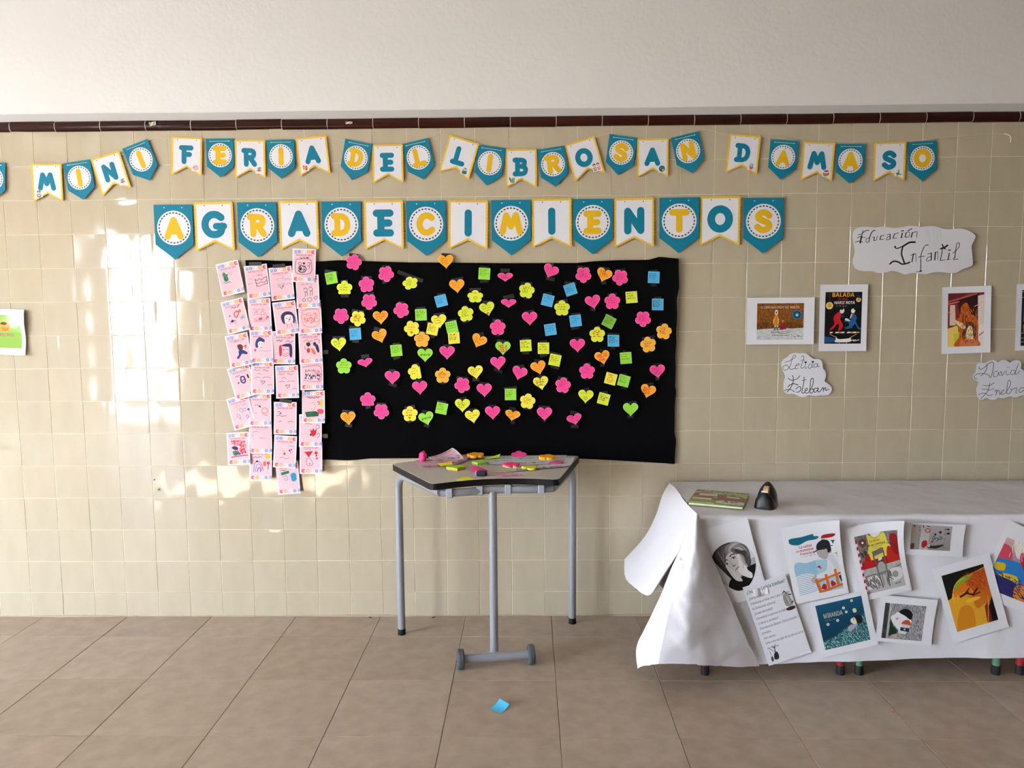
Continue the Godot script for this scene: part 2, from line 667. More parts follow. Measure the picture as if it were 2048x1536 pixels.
func make_tiles():
	# floor: bedding slab, then each stoneware tile
	var fl := Node3D.new()
	fl.name = "floor"
	add_child(fl)
	fl.set_meta("kind", "structure")
	part("bedding", boxes_mesh([[Vector3(-4.8, -0.2, -0.25), Vector3(9.4, -0.0022, 6.8)]]), mat("857767", 0.9), fl)
	var variants := []
	var tw := 0.39589
	for k in 4:
		var m := StandardMaterial3D.new()
		var base: Color = [Color("ac9a87"), Color("a99683"), Color("af9d8a"), Color("a79581")][k]
		m.albedo_texture = tint_tex(0.018, 40 + k, base.darkened(0.07), base.lightened(0.06), 5)
		m.uv1_triplanar = true
		m.uv1_scale = Vector3.ONE * 2.1
		m.uv1_offset = Vector3(0.3 * k, 0, 0.17 * k)
		m.roughness = 0.42
		m.metallic_specular = 0.45
		m.normal_enabled = true
		m.normal_texture = noise_tex(0.05, 60 + k, true, 2.0)
		m.normal_scale = 0.08
		variants.append(m)
	var tile := box_mesh(Vector3(tw - 0.0022, 0.012, tw - 0.0022), 0.0012, Vector3(0, -0.006, 0))
	var rest := begin()
	for j in range(-13, 23):
		for k in range(-1, 17):
			var p := Vector3(0.45011 + (j + 0.5) * tw, rng.randf_range(-0.0004, 0.0004), -0.18118 + (k + 0.5) * tw)
			p = p.rotated(Vector3.UP, -0.0072)
			if p.x < -4.7 or p.x > 9.3 or p.z > 6.6: continue
			if p.z < 1.7 and p.x > -0.5 and p.x < 4.9:
				var o := part("floor_tile", tile, variants[rng.randi() % 4], fl)
				o.position = p
				o.rotation = Vector3(rng.randf_range(-0.001, 0.001), -0.0072, rng.randf_range(-0.001, 0.001))
			else:
				rest.append_from(tile, 0, Transform3D(Basis(Vector3.UP, -0.0072), p))
	var rs := part("far_floor_tiles", rest.commit(), variants[0], fl)
	rs.set_meta("kind", "stuff")

var visible_rects := []

func make_wall_tiles():
	var wl := Node3D.new()
	wl.name = "wall_back"
	add_child(wl)
	wl.set_meta("kind", "structure")
	var grout := mat("dfd4b8", 0.8, 0.35)
	part("grout", boxes_mesh([[Vector3(-4.6, -0.02, -0.021), Vector3(9.2, 2.25, -0.0012)]]), grout, wl)
	var ms := []
	for k in 5:
		var m := StandardMaterial3D.new()
		var base: Color = [Color("b8ad94"), Color("b7ab92"), Color("b9ad94"), Color("b6ab93"), Color("b8ac93")][k]
		m.albedo_texture = tint_tex(0.012, 140 + k, base.darkened(0.02), base.lightened(0.02), 3, 128)
		m.uv1_triplanar = true
		m.uv1_scale = Vector3(4.6, 1.8, 3.0)
		m.uv1_offset = Vector3(0.21 * k, 0.33 * k, 0.0)
		m.roughness = 0.07
		m.metallic_specular = 0.62
		m.normal_enabled = true
		m.normal_texture = noise_tex(0.006, 160 + k, true, 12.0, 1)
		m.normal_scale = 0.11
		ms.append(m)
	var t := 0.15
	var full := box_mesh(Vector3(t - 0.0022, t - 0.0022, 0.02), 0.0007, Vector3(0, 0, -0.01))
	var low := box_mesh(Vector3(t - 0.0022, 0.114, 0.02), 0.0007, Vector3(0, 0, -0.01))
	var cells := []
	for c in range(-31, 62):
		for r in 15:
			var p := Vector3((c + 0.5) * t, 2.21425 - (r + 0.5) * t, 0.0)
			if r == 14: p.y = 0.0565
			if p.x < -4.6 or p.x > 9.2: continue
			var seen := 0.0
			if p.x > -0.2 and p.x < 4.75 and not (r < 1 and false):
				for i in 5:
					for k in 5:
						var q := Vector2(p.x + (i - 2) * 0.028, p.y + (k - 2) * 0.028)
						var hid := false
						for cv in cover:
							if Geometry2D.is_point_in_polygon(q, cv):
								hid = true
								break
						if not hid and q.x > -0.08 + 0.05 * q.y and q.x < 4.5 : seen += 1.0
			cells.append([seen + rng.randf() * 0.5, p, r])
	cells.sort_custom(func(a, b): return a[0] > b[0])
	var rest := begin()
	for i in cells.size():
		var p: Vector3 = cells[i][1]
		var mesh: ArrayMesh = low if cells[i][2] == 14 else full
		var tilt := Vector3(rng.randf_range(-0.0028, 0.0028), rng.randf_range(-0.0028, 0.0028), rng.randf_range(-0.002, 0.002))
		p += Vector3(rng.randf_range(-0.0005, 0.0005), rng.randf_range(-0.0005, 0.0005), rng.randf_range(-0.0005, 0.0003))
		if i < 300:
			var o := part("wall_tile", mesh, ms[rng.randi() % 5], wl)
			o.position = p
			o.rotation = tilt
		else: rest.append_from(mesh, 0, Transform3D(Basis.from_euler(tilt), p))
	var rs := part("further_wall_tiles", rest.commit(), ms[0], wl)
	rs.set_meta("kind", "stuff")
	var bead := []
	for i in 4:
		var row := []
		for j in 280:
			var x := -1.0 + j * 0.0215
			var w := 0.55 + 0.45 * sin(x * 7.1) * sin(x * 2.3 + 1.0) + rng.randf_range(-0.2, 0.2)
			var a := i / 3.0
			row.append(Vector3(x, (1.0 - a) * 0.009 * w - 0.001 * a, -0.001 + 0.010 * w * a + 0.002 * sin(PI * a)))
		bead.append(row)
	var bst := begin()
	grid(bst, bead)
	structure("trim_2", bst.commit(), mat("a89880", 0.9))
	# dark brown capping tiles
	var tr := Node3D.new()
	tr.name = "trim_1"
	add_child(tr)
	tr.set_meta("kind", "structure")
	var jt := begin()
	var jg := []
	for i in 11:
		var row := []
		for x in [-4.6, 2.0, 9.2]: row.append(Vector3(x, 2.2325 + 0.0215 * cos(PI * i / 10.0), -0.003 + 0.0185 * sin(PI * i / 10.0) ** 0.75))
		jg.append(row)
	grid(jt, jg)
	part("bed_joint", jt.commit(), mat("d8d2c4", 0.85), tr)
	var cap := begin()
	var g := []
	for i in 13:
		var a := PI * i / 12.0
		var row := []
		for x in [-0.0985, -0.0975, 0.0975, 0.0985]:
			var sh := 1.0 if absf(x) < 0.098 else 0.93
			row.append(Vector3(x, 0.0225 * cos(a), -0.002 + 0.019 * sin(a) ** 0.75 * sh))
		g.append(row)
	grid(cap, g)
	for sx in [-1.0, 1.0]:
		for i in 12:
			face(cap, [Vector3(sx * 0.0985, 0, -0.002), g[i][0 if sx < 0 else 3], g[i + 1][0 if sx < 0 else 3]], Vector3.ZERO)
	var cm := cap.commit()
	var glaze := []
	for k in 3:
		var m := StandardMaterial3D.new()
		m.albedo_color = [Color("2c100a"), Color("280e09"), Color("31130c")][k]
		m.roughness = 0.16
		m.metallic_specular = 0.3
		m.normal_enabled = true
		m.normal_texture = noise_tex(0.012, 260 + k, true, 8.0, 2)
		m.normal_scale = 0.05
		m.uv1_triplanar = true
		m.uv1_scale = Vector3.ONE * 4.0
		glaze.append(m)
	for k in range(-23, 46):
		var o := part("capping_tile", cm, glaze[rng.randi() % 3], tr)
		o.position = Vector3(0.157 + 0.2 * k, 2.2325 + rng.randf_range(-0.0012, 0.0012), 0.0)
		o.rotation = Vector3(0, 0, rng.randf_range(-0.004, 0.004))

# ------------------------------------------------------------------ black cloth in two strips
func cloth_panel(label: String, top: Array, right: Array, bottom: Array, left_x: Array, z: float, seed_: int) -> MeshInstance3D:
	var n := FastNoiseLite.new()
	n.seed = seed_
	n.frequency = 2.2
	var tp := func(x: float) -> float: return along(top, x)
	var bt := func(x: float) -> float: return along(bottom, x)
	var g := []
	var nr := 30
	var nc := 90
	for i in nr + 1:
		var v := float(i) / nr
		var row := []
		for j in nc + 1:
			var u := float(j) / nc
			var yg: float = lerpf(right[0].y, right[-1].y, v)
			var xr := across(right, yg)
			var x := lerpf(lerpf(left_x[0], left_x[1], v) + 0.004 * n.get_noise_2d(3.0, v * 3.0), xr, u)
			var y: float = lerpf(tp.call(x), bt.call(x), v)
			var lift := 0.003 * n.get_noise_2d(x * 1.3, y * 1.6) + 0.0025 * n.get_noise_2d(x * 4.0 + 9.0, y * 2.0)
			lift += 0.010 * pow(clampf((u - 0.965) / 0.035, 0.0, 1.0), 1.5)
			row.append(Vector3(x, y, z + clampf(lift, -0.0025, 0.012)))
		g.append(row)
	var st := begin()
	grid(st, g)
	var m := mat("0a0a0b", 0.95, 0.08)
	var o := solo("black_cloth", st.commit(), m)
	tag(o, label, "cloth", "black cloth backdrop")
	return o

func along(p: Array, x: float) -> float:        # y of a left-to-right line at x
	for i in p.size() - 1:
		if x <= p[i + 1].x or i == p.size() - 2: return lerpf(p[i].y, p[i + 1].y, (x - p[i].x) / (p[i + 1].x - p[i].x))
	return p[-1].y

func across(p: Array, y: float) -> float:       # x of a top-to-bottom line at y
	for i in p.size() - 1:
		if y >= p[i + 1].y or i == p.size() - 2: return lerpf(p[i].x, p[i + 1].x, clampf((y - p[i].y) / (p[i + 1].y - p[i].y), 0.0, 1.0))
	return p[-1].x

func make_cloths():
	var top := [Vector2(1.045, 1.644), Vector2(1.138, 1.644), Vector2(1.317, 1.637), Vector2(1.406, 1.636), Vector2(1.492, 1.641), Vector2(1.656, 1.634), Vector2(1.813, 1.628), Vector2(1.996, 1.626), Vector2(2.207, 1.622), Vector2(2.391, 1.621), Vector2(2.547, 1.620), Vector2(2.627, 1.627), Vector2(2.727, 1.631), Vector2(2.863, 1.631), Vector2(2.914, 1.645), Vector2(2.946, 1.640), Vector2(2.994, 1.634)]
	var r1 := [Vector2(2.994, 1.634), Vector2(2.998, 1.503), Vector2(2.988, 1.451), Vector2(2.991, 1.379), Vector2(2.987, 1.295), Vector2(2.989, 1.254), Vector2(2.984, 1.175)]
	var r2 := [Vector2(2.986, 1.182), Vector2(2.989, 1.141), Vector2(2.988, 1.057), Vector2(2.993, 1.036), Vector2(2.987, 0.967), Vector2(2.987, 0.851), Vector2(2.996, 0.818), Vector2(2.992, 0.778), Vector2(2.990, 0.715)]
	var bot := [Vector2(2.990, 0.715), Vector2(2.839, 0.724), Vector2(2.691, 0.733), Vector2(2.560, 0.740), Vector2(2.199, 0.743), Vector2(1.807, 0.745), Vector2(1.603, 0.745), Vector2(1.538, 0.738), Vector2(1.498, 0.737), Vector2(1.394, 0.742), Vector2(1.281, 0.741), Vector2(1.068, 0.739)]
	bot.reverse()
	var seam := [Vector2(0.9, 1.203), Vector2(1.9, 1.205), Vector2(3.2, 1.197)]
	cloth_panel("upper black cloth strip pinned on the tiles, with the wavy top edge", top, r1, [Vector2(0.9, 1.195), Vector2(3.2, 1.189)], [1.072, 1.10], 0.0115, 4)
	cloth_panel("lower black cloth strip tucked under the upper one, nearly bare at its bottom", seam, r2, bot, [1.10, 1.13], 0.0050, 8)
	var cv := PackedVector2Array()
	for p in top: cv.append(p)
	for p in r1: cv.append(p)
	for p in r2: cv.append(p)
	bot.reverse()
	for p in bot: cv.append(p)
	cover.append(cv)

# ------------------------------------------------------------------ letter pennants
var letter_cache := {}

func arc_pts(a: Array) -> Array: return catmull(a, 6)

func letter_shape(ch: String) -> Array:         # unit height 100, centred
	if letter_cache.has(ch): return letter_cache[ch]
	var r := 13.5
	var open := []
	var ring := []
	var lo := -36.5
	var hi := 36.5
	match ch:
		"I": open = ["0,-36.5 0,36.5"]
		"A", "A'": open = ["-29,-36.5 0,34 29,-36.5", "-20,-15 20,-15"]
		"M": open = ["-37,-36.5 -21,34 0,-13 21,34 37,-36.5"]
		"N": open = ["-24,-36.5 -24,35 24,-35 24,36.5"]
		"F": open = ["-12,-36.5 -12,36.5", "-27,36.5 26,36.5", "-12,2 18,2"]
		"E": open = ["-11,-36.5 -11,36.5", "-27,36.5 24,36.5", "-11,0 19,0", "-27,-36.5 24,-36.5"]
		"L": open = ["-12,36.5 -12,-32", "-27,-36.5 26,-36.5"]
		"T": open = ["-30,36.5 30,36.5", "0,36.5 0,-36.5"]
		"R": open = ["-18,-36.5 -18,36.5", "-31,36.5 -18,36.5", "3,0 27,-36.5"]
		"D": open = ["-31,36.5 -18,36.5", "-31,-36.5 -18,-36.5"]
		"B": open = ["-31,36.5 -18,36.5", "-31,-36.5 -18,-36.5"]
	var polys := []
	var holes := []
	for s in open:
		polys.append_array(stroke_polys(V(s), r))
	match ch:
		"S": polys.append_array(stroke_polys(catmull(V("24,24 10,35.5 -7,36 -21,26 -19,11 0,1.5 20,-9 24,-23 11,-35 -7,-36.5 -25,-24"), 6), r))
		"C": polys.append_array(stroke_polys(catmull(V("25,26 9,36 -12,32 -26,13 -27,-10 -14,-31 7,-36.5 26,-25"), 6), r))
		"G":
			polys.append_array(stroke_polys(catmull(V("27,26 9,36.5 -15,34 -32,14 -33,-12 -17,-33 6,-36.5 24,-27 30,-6"), 6), r))
			polys.append_array(stroke_polys(V("7,-6 37,-6"), r * 0.9))
	var loops := []
	match ch:
		"O":
			var ov := []
			for i in 36: ov.append(Vector2(cos(TAU * i / 36) * 33.0, sin(TAU * i / 36) * 36.0))
			loops.append(ov)
		"R": loops.append([Vector2(-18, 36.5)] + catmull(V("5,36.5 20,31 24,18 19,5 5,0"), 5) + [Vector2(-18, 0)])
		"D": loops.append([Vector2(-18, 36.5)] + catmull(V("0,36.5 18,26 26,0 18,-26 0,-36.5"), 5) + [Vector2(-18, -36.5)])
		"B":
			loops.append([Vector2(-18, 36.5)] + catmull(V("4,36.5 18,31 20,20 15,8 4,3"), 5) + [Vector2(-18, 3)])
			loops.append([Vector2(-18, 3)] + catmull(V("5,3 22,-4 26,-17 20,-31 5,-36.5"), 5) + [Vector2(-18, -36.5)])
	for lp in loops:
		for q in stroke_polys(lp, r * (0.93 if ch != "O" else 1.05), true):
			if Geometry2D.is_polygon_clockwise(q):
				q.reverse()
				holes.append(q)
			else: polys.append(q)
	if ch == "O": polys = [polys[0]]
	var u := unite(polys)
	var outs: Array = u[0]
	var hs: Array = u[1] if loops.is_empty() else holes
	if ch == "A" or ch == "A'": hs = u[1]
	if ch == "A'":
		outs.append(PackedVector2Array([Vector2(2, 52), Vector2(11, 52), Vector2(17, 63), Vector2(8, 66)]))
	letter_cache[ch] = [outs, hs]
	return letter_cache[ch]

var pen_mesh := {}
var pic_tex: Texture2D
var pics := ["kid", "books", "pig", "books2", "castle", "owl", "plant", "kids", "globe", "bird", "books3", "dino"]

func scallop(a: Vector2, b: Vector2, n: int, amp: float) -> Array:
	var out := []
	var d := (b - a) / n
	var nm := Vector2(d.y, -d.x).normalized()
	for i in n:
		for k in 6:
			var t := k / 6.0
			out.append(a + d * (i + t) + nm * amp * (0.5 - 0.5 * cos(TAU * t)))
	return out

func pennant(kind: String, big: bool, ch: String, x: float, y: float, ang: float, pic: String, label: String):
	var o := thing("pennant", Vector3(x, y, 0.0085), label, "pennant", "large letter pennants of the lower row" if big else "small letter pennants of the upper row")
	o.rotation = Vector3(rng.randf_range(-0.02, 0.012), rng.randf_range(-0.035, -0.005), deg_to_rad(ang))
	var key := kind + ("b" if big else "s")
	var w: float = {"Ts": 0.1225, "Ws": 0.1320, "Tb": 0.1750, "Wb": 0.1690}[key]
	var h: float = {"Ts": 0.1195, "Ws": 0.1610, "Tb": 0.1740, "Wb": 0.2080}[key]
	var z := 0.0006
	if kind == "T":
		if not pen_mesh.has(key):
			var tip := 0.049 if not big else 0.067
			pen_mesh[key] = slab([PackedVector2Array([Vector2(-w / 2, h / 2), Vector2(-w / 2 * 0.985, -h / 2), Vector2(0, -h / 2 - tip), Vector2(w / 2 * 0.985, -h / 2), Vector2(w / 2, h / 2)])], [], 0, z)
			var R := 0.0520 if not big else 0.0755
			pen_mesh[key + "disc"] = slab([circle_poly(Vector2(0, 0), R)], [], 0.0, 0.0003)
			var dash := begin()
			var nd := 26 if not big else 28
			for i in nd:
				var a := TAU * i / nd
				var c := Vector2(cos(a), sin(a)) * R * 0.875
				var tx := Vector2(-sin(a), cos(a)) * R * 0.060
				var nn := Vector2(cos(a), sin(a)) * R * 0.037
				add_flat(dash, PackedVector2Array([c - tx - nn, c + tx - nn, c + tx + nn, c - tx + nn]), 0.0004)
			pen_mesh[key + "dash"] = dash.commit()
		part("sheet", pen_mesh[key], mat("0b7089", 0.6, 0.3), o)
		var dc := Vector3(0, -0.012 if not big else -0.0145, z)
		part("disc", pen_mesh[key + "disc"], mat("f0eef2", 0.6, 0.3), o).position = dc
		part("stitch_ring", pen_mesh[key + "dash"], mat("14343c", 0.7), o).position = dc
		var lk := ch + key
		if not pen_mesh.has(lk):
			var ls := letter_shape(ch)
			pen_mesh[lk] = slab(ls[0], ls[1], 0.0, 0.0003, Rect2(), (0.080 if not big else 0.102) / 100.0 * (0.86 if ch == "A'" else 1.0))
		part("letter", pen_mesh[lk], mat("d6aa1c", 0.6, 0.3), o).position = dc + Vector3(0, -0.004 if ch == "A'" else 0.0, 0.0005)
		if not big: part("cord_pass", tube_mesh([Vector3(-0.042, h / 2 - 0.0115, z + 0.0008), Vector3(0.042, h / 2 - 0.0115, z + 0.0008)], 0.0009, 6), mat("e9e3cf", 0.8), o)
	else:
		var n := 0.036 if not big else 0.040
		if not pen_mesh.has(key):
			var a := [Vector2(-w / 2, h / 2), Vector2(-w / 2, -h / 2), Vector2(0, -h / 2 + n), Vector2(w / 2, -h / 2), Vector2(w / 2, h / 2)]
			var amp := 0.0042 if not big else 0.0050
			var pts := []
			pts.append_array(scallop(a[0], a[1], 14, amp))
			pts.append_array(scallop(a[1], a[2], 7, amp))
			pts.append_array(scallop(a[2], a[3], 7, amp))
			pts.append_array(scallop(a[3], a[4], 14, amp))
			pts.append_array(scallop(a[4], a[0], 11, amp))
			pen_mesh[key] = slab([PackedVector2Array(pts)], [], 0, z)
			var b := 0.0058 if not big else 0.0068
			pen_mesh[key + "in"] = slab([PackedVector2Array([Vector2(-w / 2 + b, h / 2 - b), Vector2(-w / 2 + b, -h / 2 + b * 1.1), Vector2(0, -h / 2 + n + b), Vector2(w / 2 - b, -h / 2 + b * 1.1), Vector2(w / 2 - b, h / 2 - b)])], [], 0.0, 0.0003)
		part("scalloped_border", pen_mesh[key], mat("d8b23a", 0.6, 0.3), o)
		part("sheet", pen_mesh[key + "in"], mat("efedf1", 0.6, 0.3), o).position = Vector3(0, 0, z)
		var lk := ch + key
		if not pen_mesh.has(lk):
			var ls := letter_shape(ch)
			pen_mesh[lk] = slab(ls[0], ls[1], 0.0, 0.0003, Rect2(), (0.081 if not big else 0.118) / 100.0)
		part("letter", pen_mesh[lk], mat("0b7089", 0.6, 0.3), o).position = Vector3(-0.002 if not big else 0.0, 0.006 if not big else 0.008, z + 0.0005)
		if pic != "" :
			var k := pics.find(pic)
			var left := pic in ["kid", "castle", "plant"]
			var st := begin()
			var s := 0.0165 if pic != "kids" else 0.0195
			grid(st, [[Vector3(-s, s, 0), Vector3(s, s, 0)], [Vector3(-s, -s, 0), Vector3(s, -s, 0)]], Vector2((k % 4) / 4.0, (k / 4) / 3.0), Vector2((k % 4 + 1) / 4.0, (k / 4 + 1) / 3.0))
			part("printed_picture", st.commit(), mats["pics"], o).position = Vector3((-1 if left else 1) * (w / 2 - 0.026), -h / 2 + 0.034, z + 0.0005)
	var holes := begin()
	for sx in [-1.0, 1.0]:
		var hc := Vector2(sx * (0.042 if not big else 0.040), h / 2 - (0.0115 if not big else 0.013))
		add_flat(holes, circle_poly(hc, 0.0022 if not big else 0.0026, 10), z + 0.0007)
	part("punch_holes", holes.commit(), mat("4a4438" if kind == "W" else "d8e6e6", 0.8), o)
	var cc := PackedVector2Array()
	for p in [Vector2(-w / 2, h / 2), Vector2(-w / 2, -h / 2), Vector2(w / 2, -h / 2), Vector2(w / 2, h / 2)]: cc.append(Vector2(x, y) + p.rotated(deg_to_rad(ang)))
	cover.append(cc)

func make_garlands():
	var bd := Board.new(self, 256, 192, hexc("efedf1"))
	for k in pics.size():
		bd.frame((k % 4) * 64, (k / 4) * 64, 0.64, Rect2i((k % 4) * 64, (k / 4) * 64, 64, 64))
		var art := []
		match pics[k]:
			"kid": art = ["e 3a1a1a 50,30 26 18", "c e0a088 50,40 17", "p c23b30 20,58 80,58 74,84 26,84", "p 1c5a7a 16,72 84,72 70,98 30,98", "p f0f0f0 30,66 50,72 70,66 70,80 50,86 30,80"]
			"books", "books2": art = ["p 3c8a62 20,34 56,16 88,26 52,46", "p d8e8dc 20,40 52,52 88,32 88,40 52,60 20,46", "p b8485a 10,60 48,44 90,54 50,76", "p eccfd2 10,66 50,82 90,60 90,70 50,92 10,76"]
			"books3": art = ["p b32c2c 14,26 60,14 92,26 48,42", "p e6d9d0 14,32 48,48 92,32 92,42 48,58 14,42", "p 8a2430 10,50 48,62 92,46 92,58 48,76 10,62", "p 4a7a3a 12,68 48,80 92,62 92,76 48,94 12,82"]
			"pig": art = ["e e9a9b0 52,54 40 36", "c d88f98 30,54 14", "c 5a3a40 26,54 4", "c 5a3a40 36,54 4", "c 3a2a2a 58,40 4", "c 3a2a2a 74,42 4", "S b56a78 5 30,76 50,86 74,76"]
			"castle": art = ["p c44a3a 14,46 32,14 50,46", "p b03a34 46,50 64,22 86,50", "p e8b08a 18,46 46,46 46,88 18,88", "p d87a5a 46,50 82,50 82,88 46,88", "p 5a2a2a 56,64 70,64 70,88 56,88", "p 7a3a8a 24,56 36,56 36,70 24,70"]
			"owl": art = ["P 3a6a4a 22,30 50,14 78,30 80,60 50,80 20,60", "c f6f6f0 36,40 15", "c f6f6f0 64,40 15", "c 2a2a20 38,42 7", "c 2a2a20 62,42 7", "p d9a23a 46,52 54,52 50,62", "p 1f6a5a 14,66 50,78 86,66 80,94 50,98 20,94"]
			"plant": art = ["P 1f5a3a 10,20 34,44 40,80 16,60", "P 2f7a42 44,60 60,30 86,40 74,70", "P 3f8a3a 20,84 50,70 92,86 56,94", "c e0e6c8 68,48 8"]
			"kids": art = ["e 1c1414 28,28 17 15", "c e8b59a 28,36 13", "p 7a4a2a 10,58 46,58 42,90 14,90", "e 1c1414 72,28 17 15", "c e8b59a 72,36 13", "p b8343c 54,58 90,58 86,90 58,90", "p f0e8d8 18,66 40,66 38,80 20,80", "p f0e8d8 62,66 84,66 82,80 64,80"]
			"globe": art = ["c 1c4a72 50,50 40", "P 3f7a52 26,30 48,22 54,44 36,60 24,50", "P 3f7a52 60,56 80,46 82,66 66,80", "c d8d8c8 62,66 10"]
			"bird": art = ["P 4aa0b8 26,30 50,14 74,30 70,60 50,70 30,60", "c f4f4f4 42,34 8", "c 202020 43,35 4", "P c23c3c 24,58 50,66 76,58 70,86 50,94 30,86", "p e8a84a 46,44 60,46 48,52"]
			"dino": art = ["P 3f8a3a 40,16 62,22 58,48 64,76 40,86 28,66 44,46", "P 3f8a3a 60,70 96,74 92,80 60,82", "c f0f0f0 50,26 5", "p 1c5a6a 20,56 44,50 48,74 24,80", "p 2a6a34 24,84 40,84 40,94 22,94"]
		bd.draw(art)
	mats["pics"] = picture_mat(bd.tex())
	pennant("T", false, "O", -0.0387, 2.0222, -3.4, "", "small teal pennant cut off by the left edge of the picture")
	pennant("W", false, "M", 0.2067, 1.9903, -0.7, "kid", "small white pennant with teal M and a tiny reading child at its lower left")
	pennant("T", false, "I", 0.3497, 2.0224, 7.7, "", "small teal pennant with yellow I, between the white M and white N at left")
	pennant("W", false, "N", 0.4918, 2.0278, 15.3, "books", "small white pennant with teal N and two stacked books")
	pennant("T", false, "I", 0.6256, 2.0978, 19.8, "", "strongly tilted small teal pennant with yellow I, end of the first word")
	pennant("W", false, "F", 0.8327, 2.0988, -3.1, "pig", "small white pennant with teal F and a pink round picture")
	pennant("T", false, "E", 0.9804, 2.1134, 0.0, "", "small teal pennant with yellow E")
	pennant("W", false, "R", 1.1120, 2.0845, -1.1, "books2", "small white pennant with teal R")
	pennant("T", false, "I", 1.2490, 2.1059, 0.3, "", "small level teal pennant with yellow I, between white R and white A")
	pennant("W", false, "A", 1.3904, 2.0949, 4.7, "castle", "small white pennant with teal A and a red house picture at its lower left")
	pennant("T", false, "D", 1.5813, 2.0958, -12.2, "", "small teal pennant with yellow D")
	pennant("W", false, "E", 1.7184, 2.0579, 0.0, "", "small white pennant with teal E and no picture")
	pennant("T", false, "L", 1.8511, 2.0951, 12.4, "", "small teal pennant with yellow L")
	pennant("W", false, "L", 2.0320, 2.0811, -17.3, "owl", "small white pennant with teal L and a tiny owl")
	pennant("T", false, "I", 2.1673, 2.0678, -8.8, "", "small teal pennant with yellow I between white L and white B")
	pennant("W", false, "B", 2.3038, 2.0319, 0.1, "plant", "small white pennant with teal B and a green leafy picture")
	pennant("T", false, "R", 2.4409, 2.0602, 7.9, "", "small teal pennant with yellow R")
	pennant("W", false, "O", 2.5815, 2.0701, 16.2, "kids", "small white pennant with teal O and two tiny children")
	pennant("T", false, "S", 2.7420, 2.1072, -8.2, "", "small teal pennant with yellow S")
	pennant("W", false, "A", 2.8783, 2.0711, 0.2, "globe", "small white pennant with teal A and a round blue globe picture")
	pennant("T", false, "N", 3.0289, 2.1110, 12.9, "", "small teal pennant with yellow N")
	pennant("W", false, "D", 3.2715, 2.0822, -5.2, "bird", "small white pennant with teal D and a small bird reading")
	pennant("T", false, "A'", 3.4455, 2.0813, -4.1, "", "small teal pennant with yellow accented A")
	pennant("W", false, "M", 3.5950, 2.0484, -3.1, "books3", "small white pennant with teal M and a stack of red books")
	pennant("T", false, "A", 3.7368, 2.0625, -1.1, "", "small teal pennant with yellow A and no accent")
	pennant("W", false, "S", 3.9062, 2.0454, 0.3, "dino", "small white pennant with teal S and a tiny green lizard")
	pennant("T", false, "O", 4.0469, 2.0703, 3.0, "", "small teal pennant with yellow O at the right end of the string")
	pennant("T", true, "A", 0.7602, 1.8028, -0.2, "", "large teal pennant with yellow A, first of the lower row")
	pennant("W", true, "G", 0.9408, 1.7932, 0.5, "", "large white pennant with teal G")
	pennant("T", true, "R", 1.1329, 1.8102, -0.2, "", "large teal pennant with yellow R")
	pennant("W", true, "A", 1.3178, 1.7951, 0.1, "", "large white pennant with teal A")
	pennant("T", true, "D", 1.5068, 1.8104, -0.5, "", "large teal pennant with yellow D")
	pennant("W", true, "E", 1.6947, 1.7934, 0.1, "", "large white pennant with teal E")
	pennant("T", true, "C", 1.8817, 1.8098, 0.4, "", "large teal pennant with yellow C")
	pennant("W", true, "I", 2.0679, 1.7902, -1.1, "", "large white pennant with teal I, between yellow C and yellow M")
	pennant("T", true, "M", 2.2575, 1.8098, 0.1, "", "large teal pennant with yellow M")
	pennant("W", true, "I", 2.4368, 1.7948, 0.3, "", "large white pennant with teal I, between yellow M and yellow E")
	pennant("T", true, "E", 2.6175, 1.8109, 0.2, "", "large teal pennant with yellow E")
	pennant("W", true, "N", 2.7994, 1.7935, 0.4, "", "large white pennant with teal N")
	pennant("T", true, "T", 2.9970, 1.8135, 0.0, "", "large teal pennant with yellow T")
	pennant("W", true, "O", 3.1760, 1.7978, -0.0, "", "large white pennant with teal O")
	pennant("T", true, "S", 3.3656, 1.8089, 0.0, "", "large teal pennant with yellow S, last of the lower row")
	# the cord the upper pennants hang on
	var path := [Vector3(-0.35, 2.055, 0.004), Vector3(-0.09, 2.072, 0.006), Vector3(0.03, 2.065, 0.006), Vector3(0.15, 2.055, 0.006), Vector3(0.27, 2.057, 0.006), Vector3(0.40, 2.080, 0.006), Vector3(0.535, 2.105, 0.006), Vector3(0.66, 2.164, 0.006), Vector3(0.70, 2.180, 0.004), Vector3(0.77, 2.175, 0.006), Vector3(1.0, 2.158, 0.006), Vector3(1.24, 2.155, 0.006), Vector3(1.40, 2.168, 0.006), Vector3(1.45, 2.172, 0.004), Vector3(1.53, 2.162, 0.006), Vector3(1.66, 2.135, 0.006), Vector3(1.77, 2.135, 0.006), Vector3(1.90, 2.165, 0.006), Vector3(1.965, 2.192, 0.004), Vector3(2.02, 2.172, 0.006), Vector3(2.15, 2.128, 0.006), Vector3(2.27, 2.108, 0.006), Vector3(2.38, 2.108, 0.006), Vector3(2.52, 2.130, 0.006), Vector3(2.64, 2.162, 0.006), Vector3(2.69, 2.178, 0.004), Vector3(2.76, 2.165, 0.006), Vector3(2.88, 2.145, 0.006), Vector3(3.02, 2.165, 0.006), Vector3(3.10, 2.190, 0.004), Vector3(3.18, 2.172, 0.006), Vector3(3.28, 2.160, 0.006), Vector3(3.45, 2.150, 0.006), Vector3(3.62, 2.138, 0.006), Vector3(3.80, 2.130, 0.006), Vector3(4.0, 2.132, 0.006), Vector3(4.12, 2.142, 0.006), Vector3(4.30, 2.156, 0.006), Vector3(4.39, 2.160, 0.003)]
	var cd := solo("garland_cord", tube_mesh(catmull(path, 3), 0.0009, 6), mat("d8d0b4", 0.7))
	tag(cd, "thin pale cord threaded through the small upper pennants", "cord")
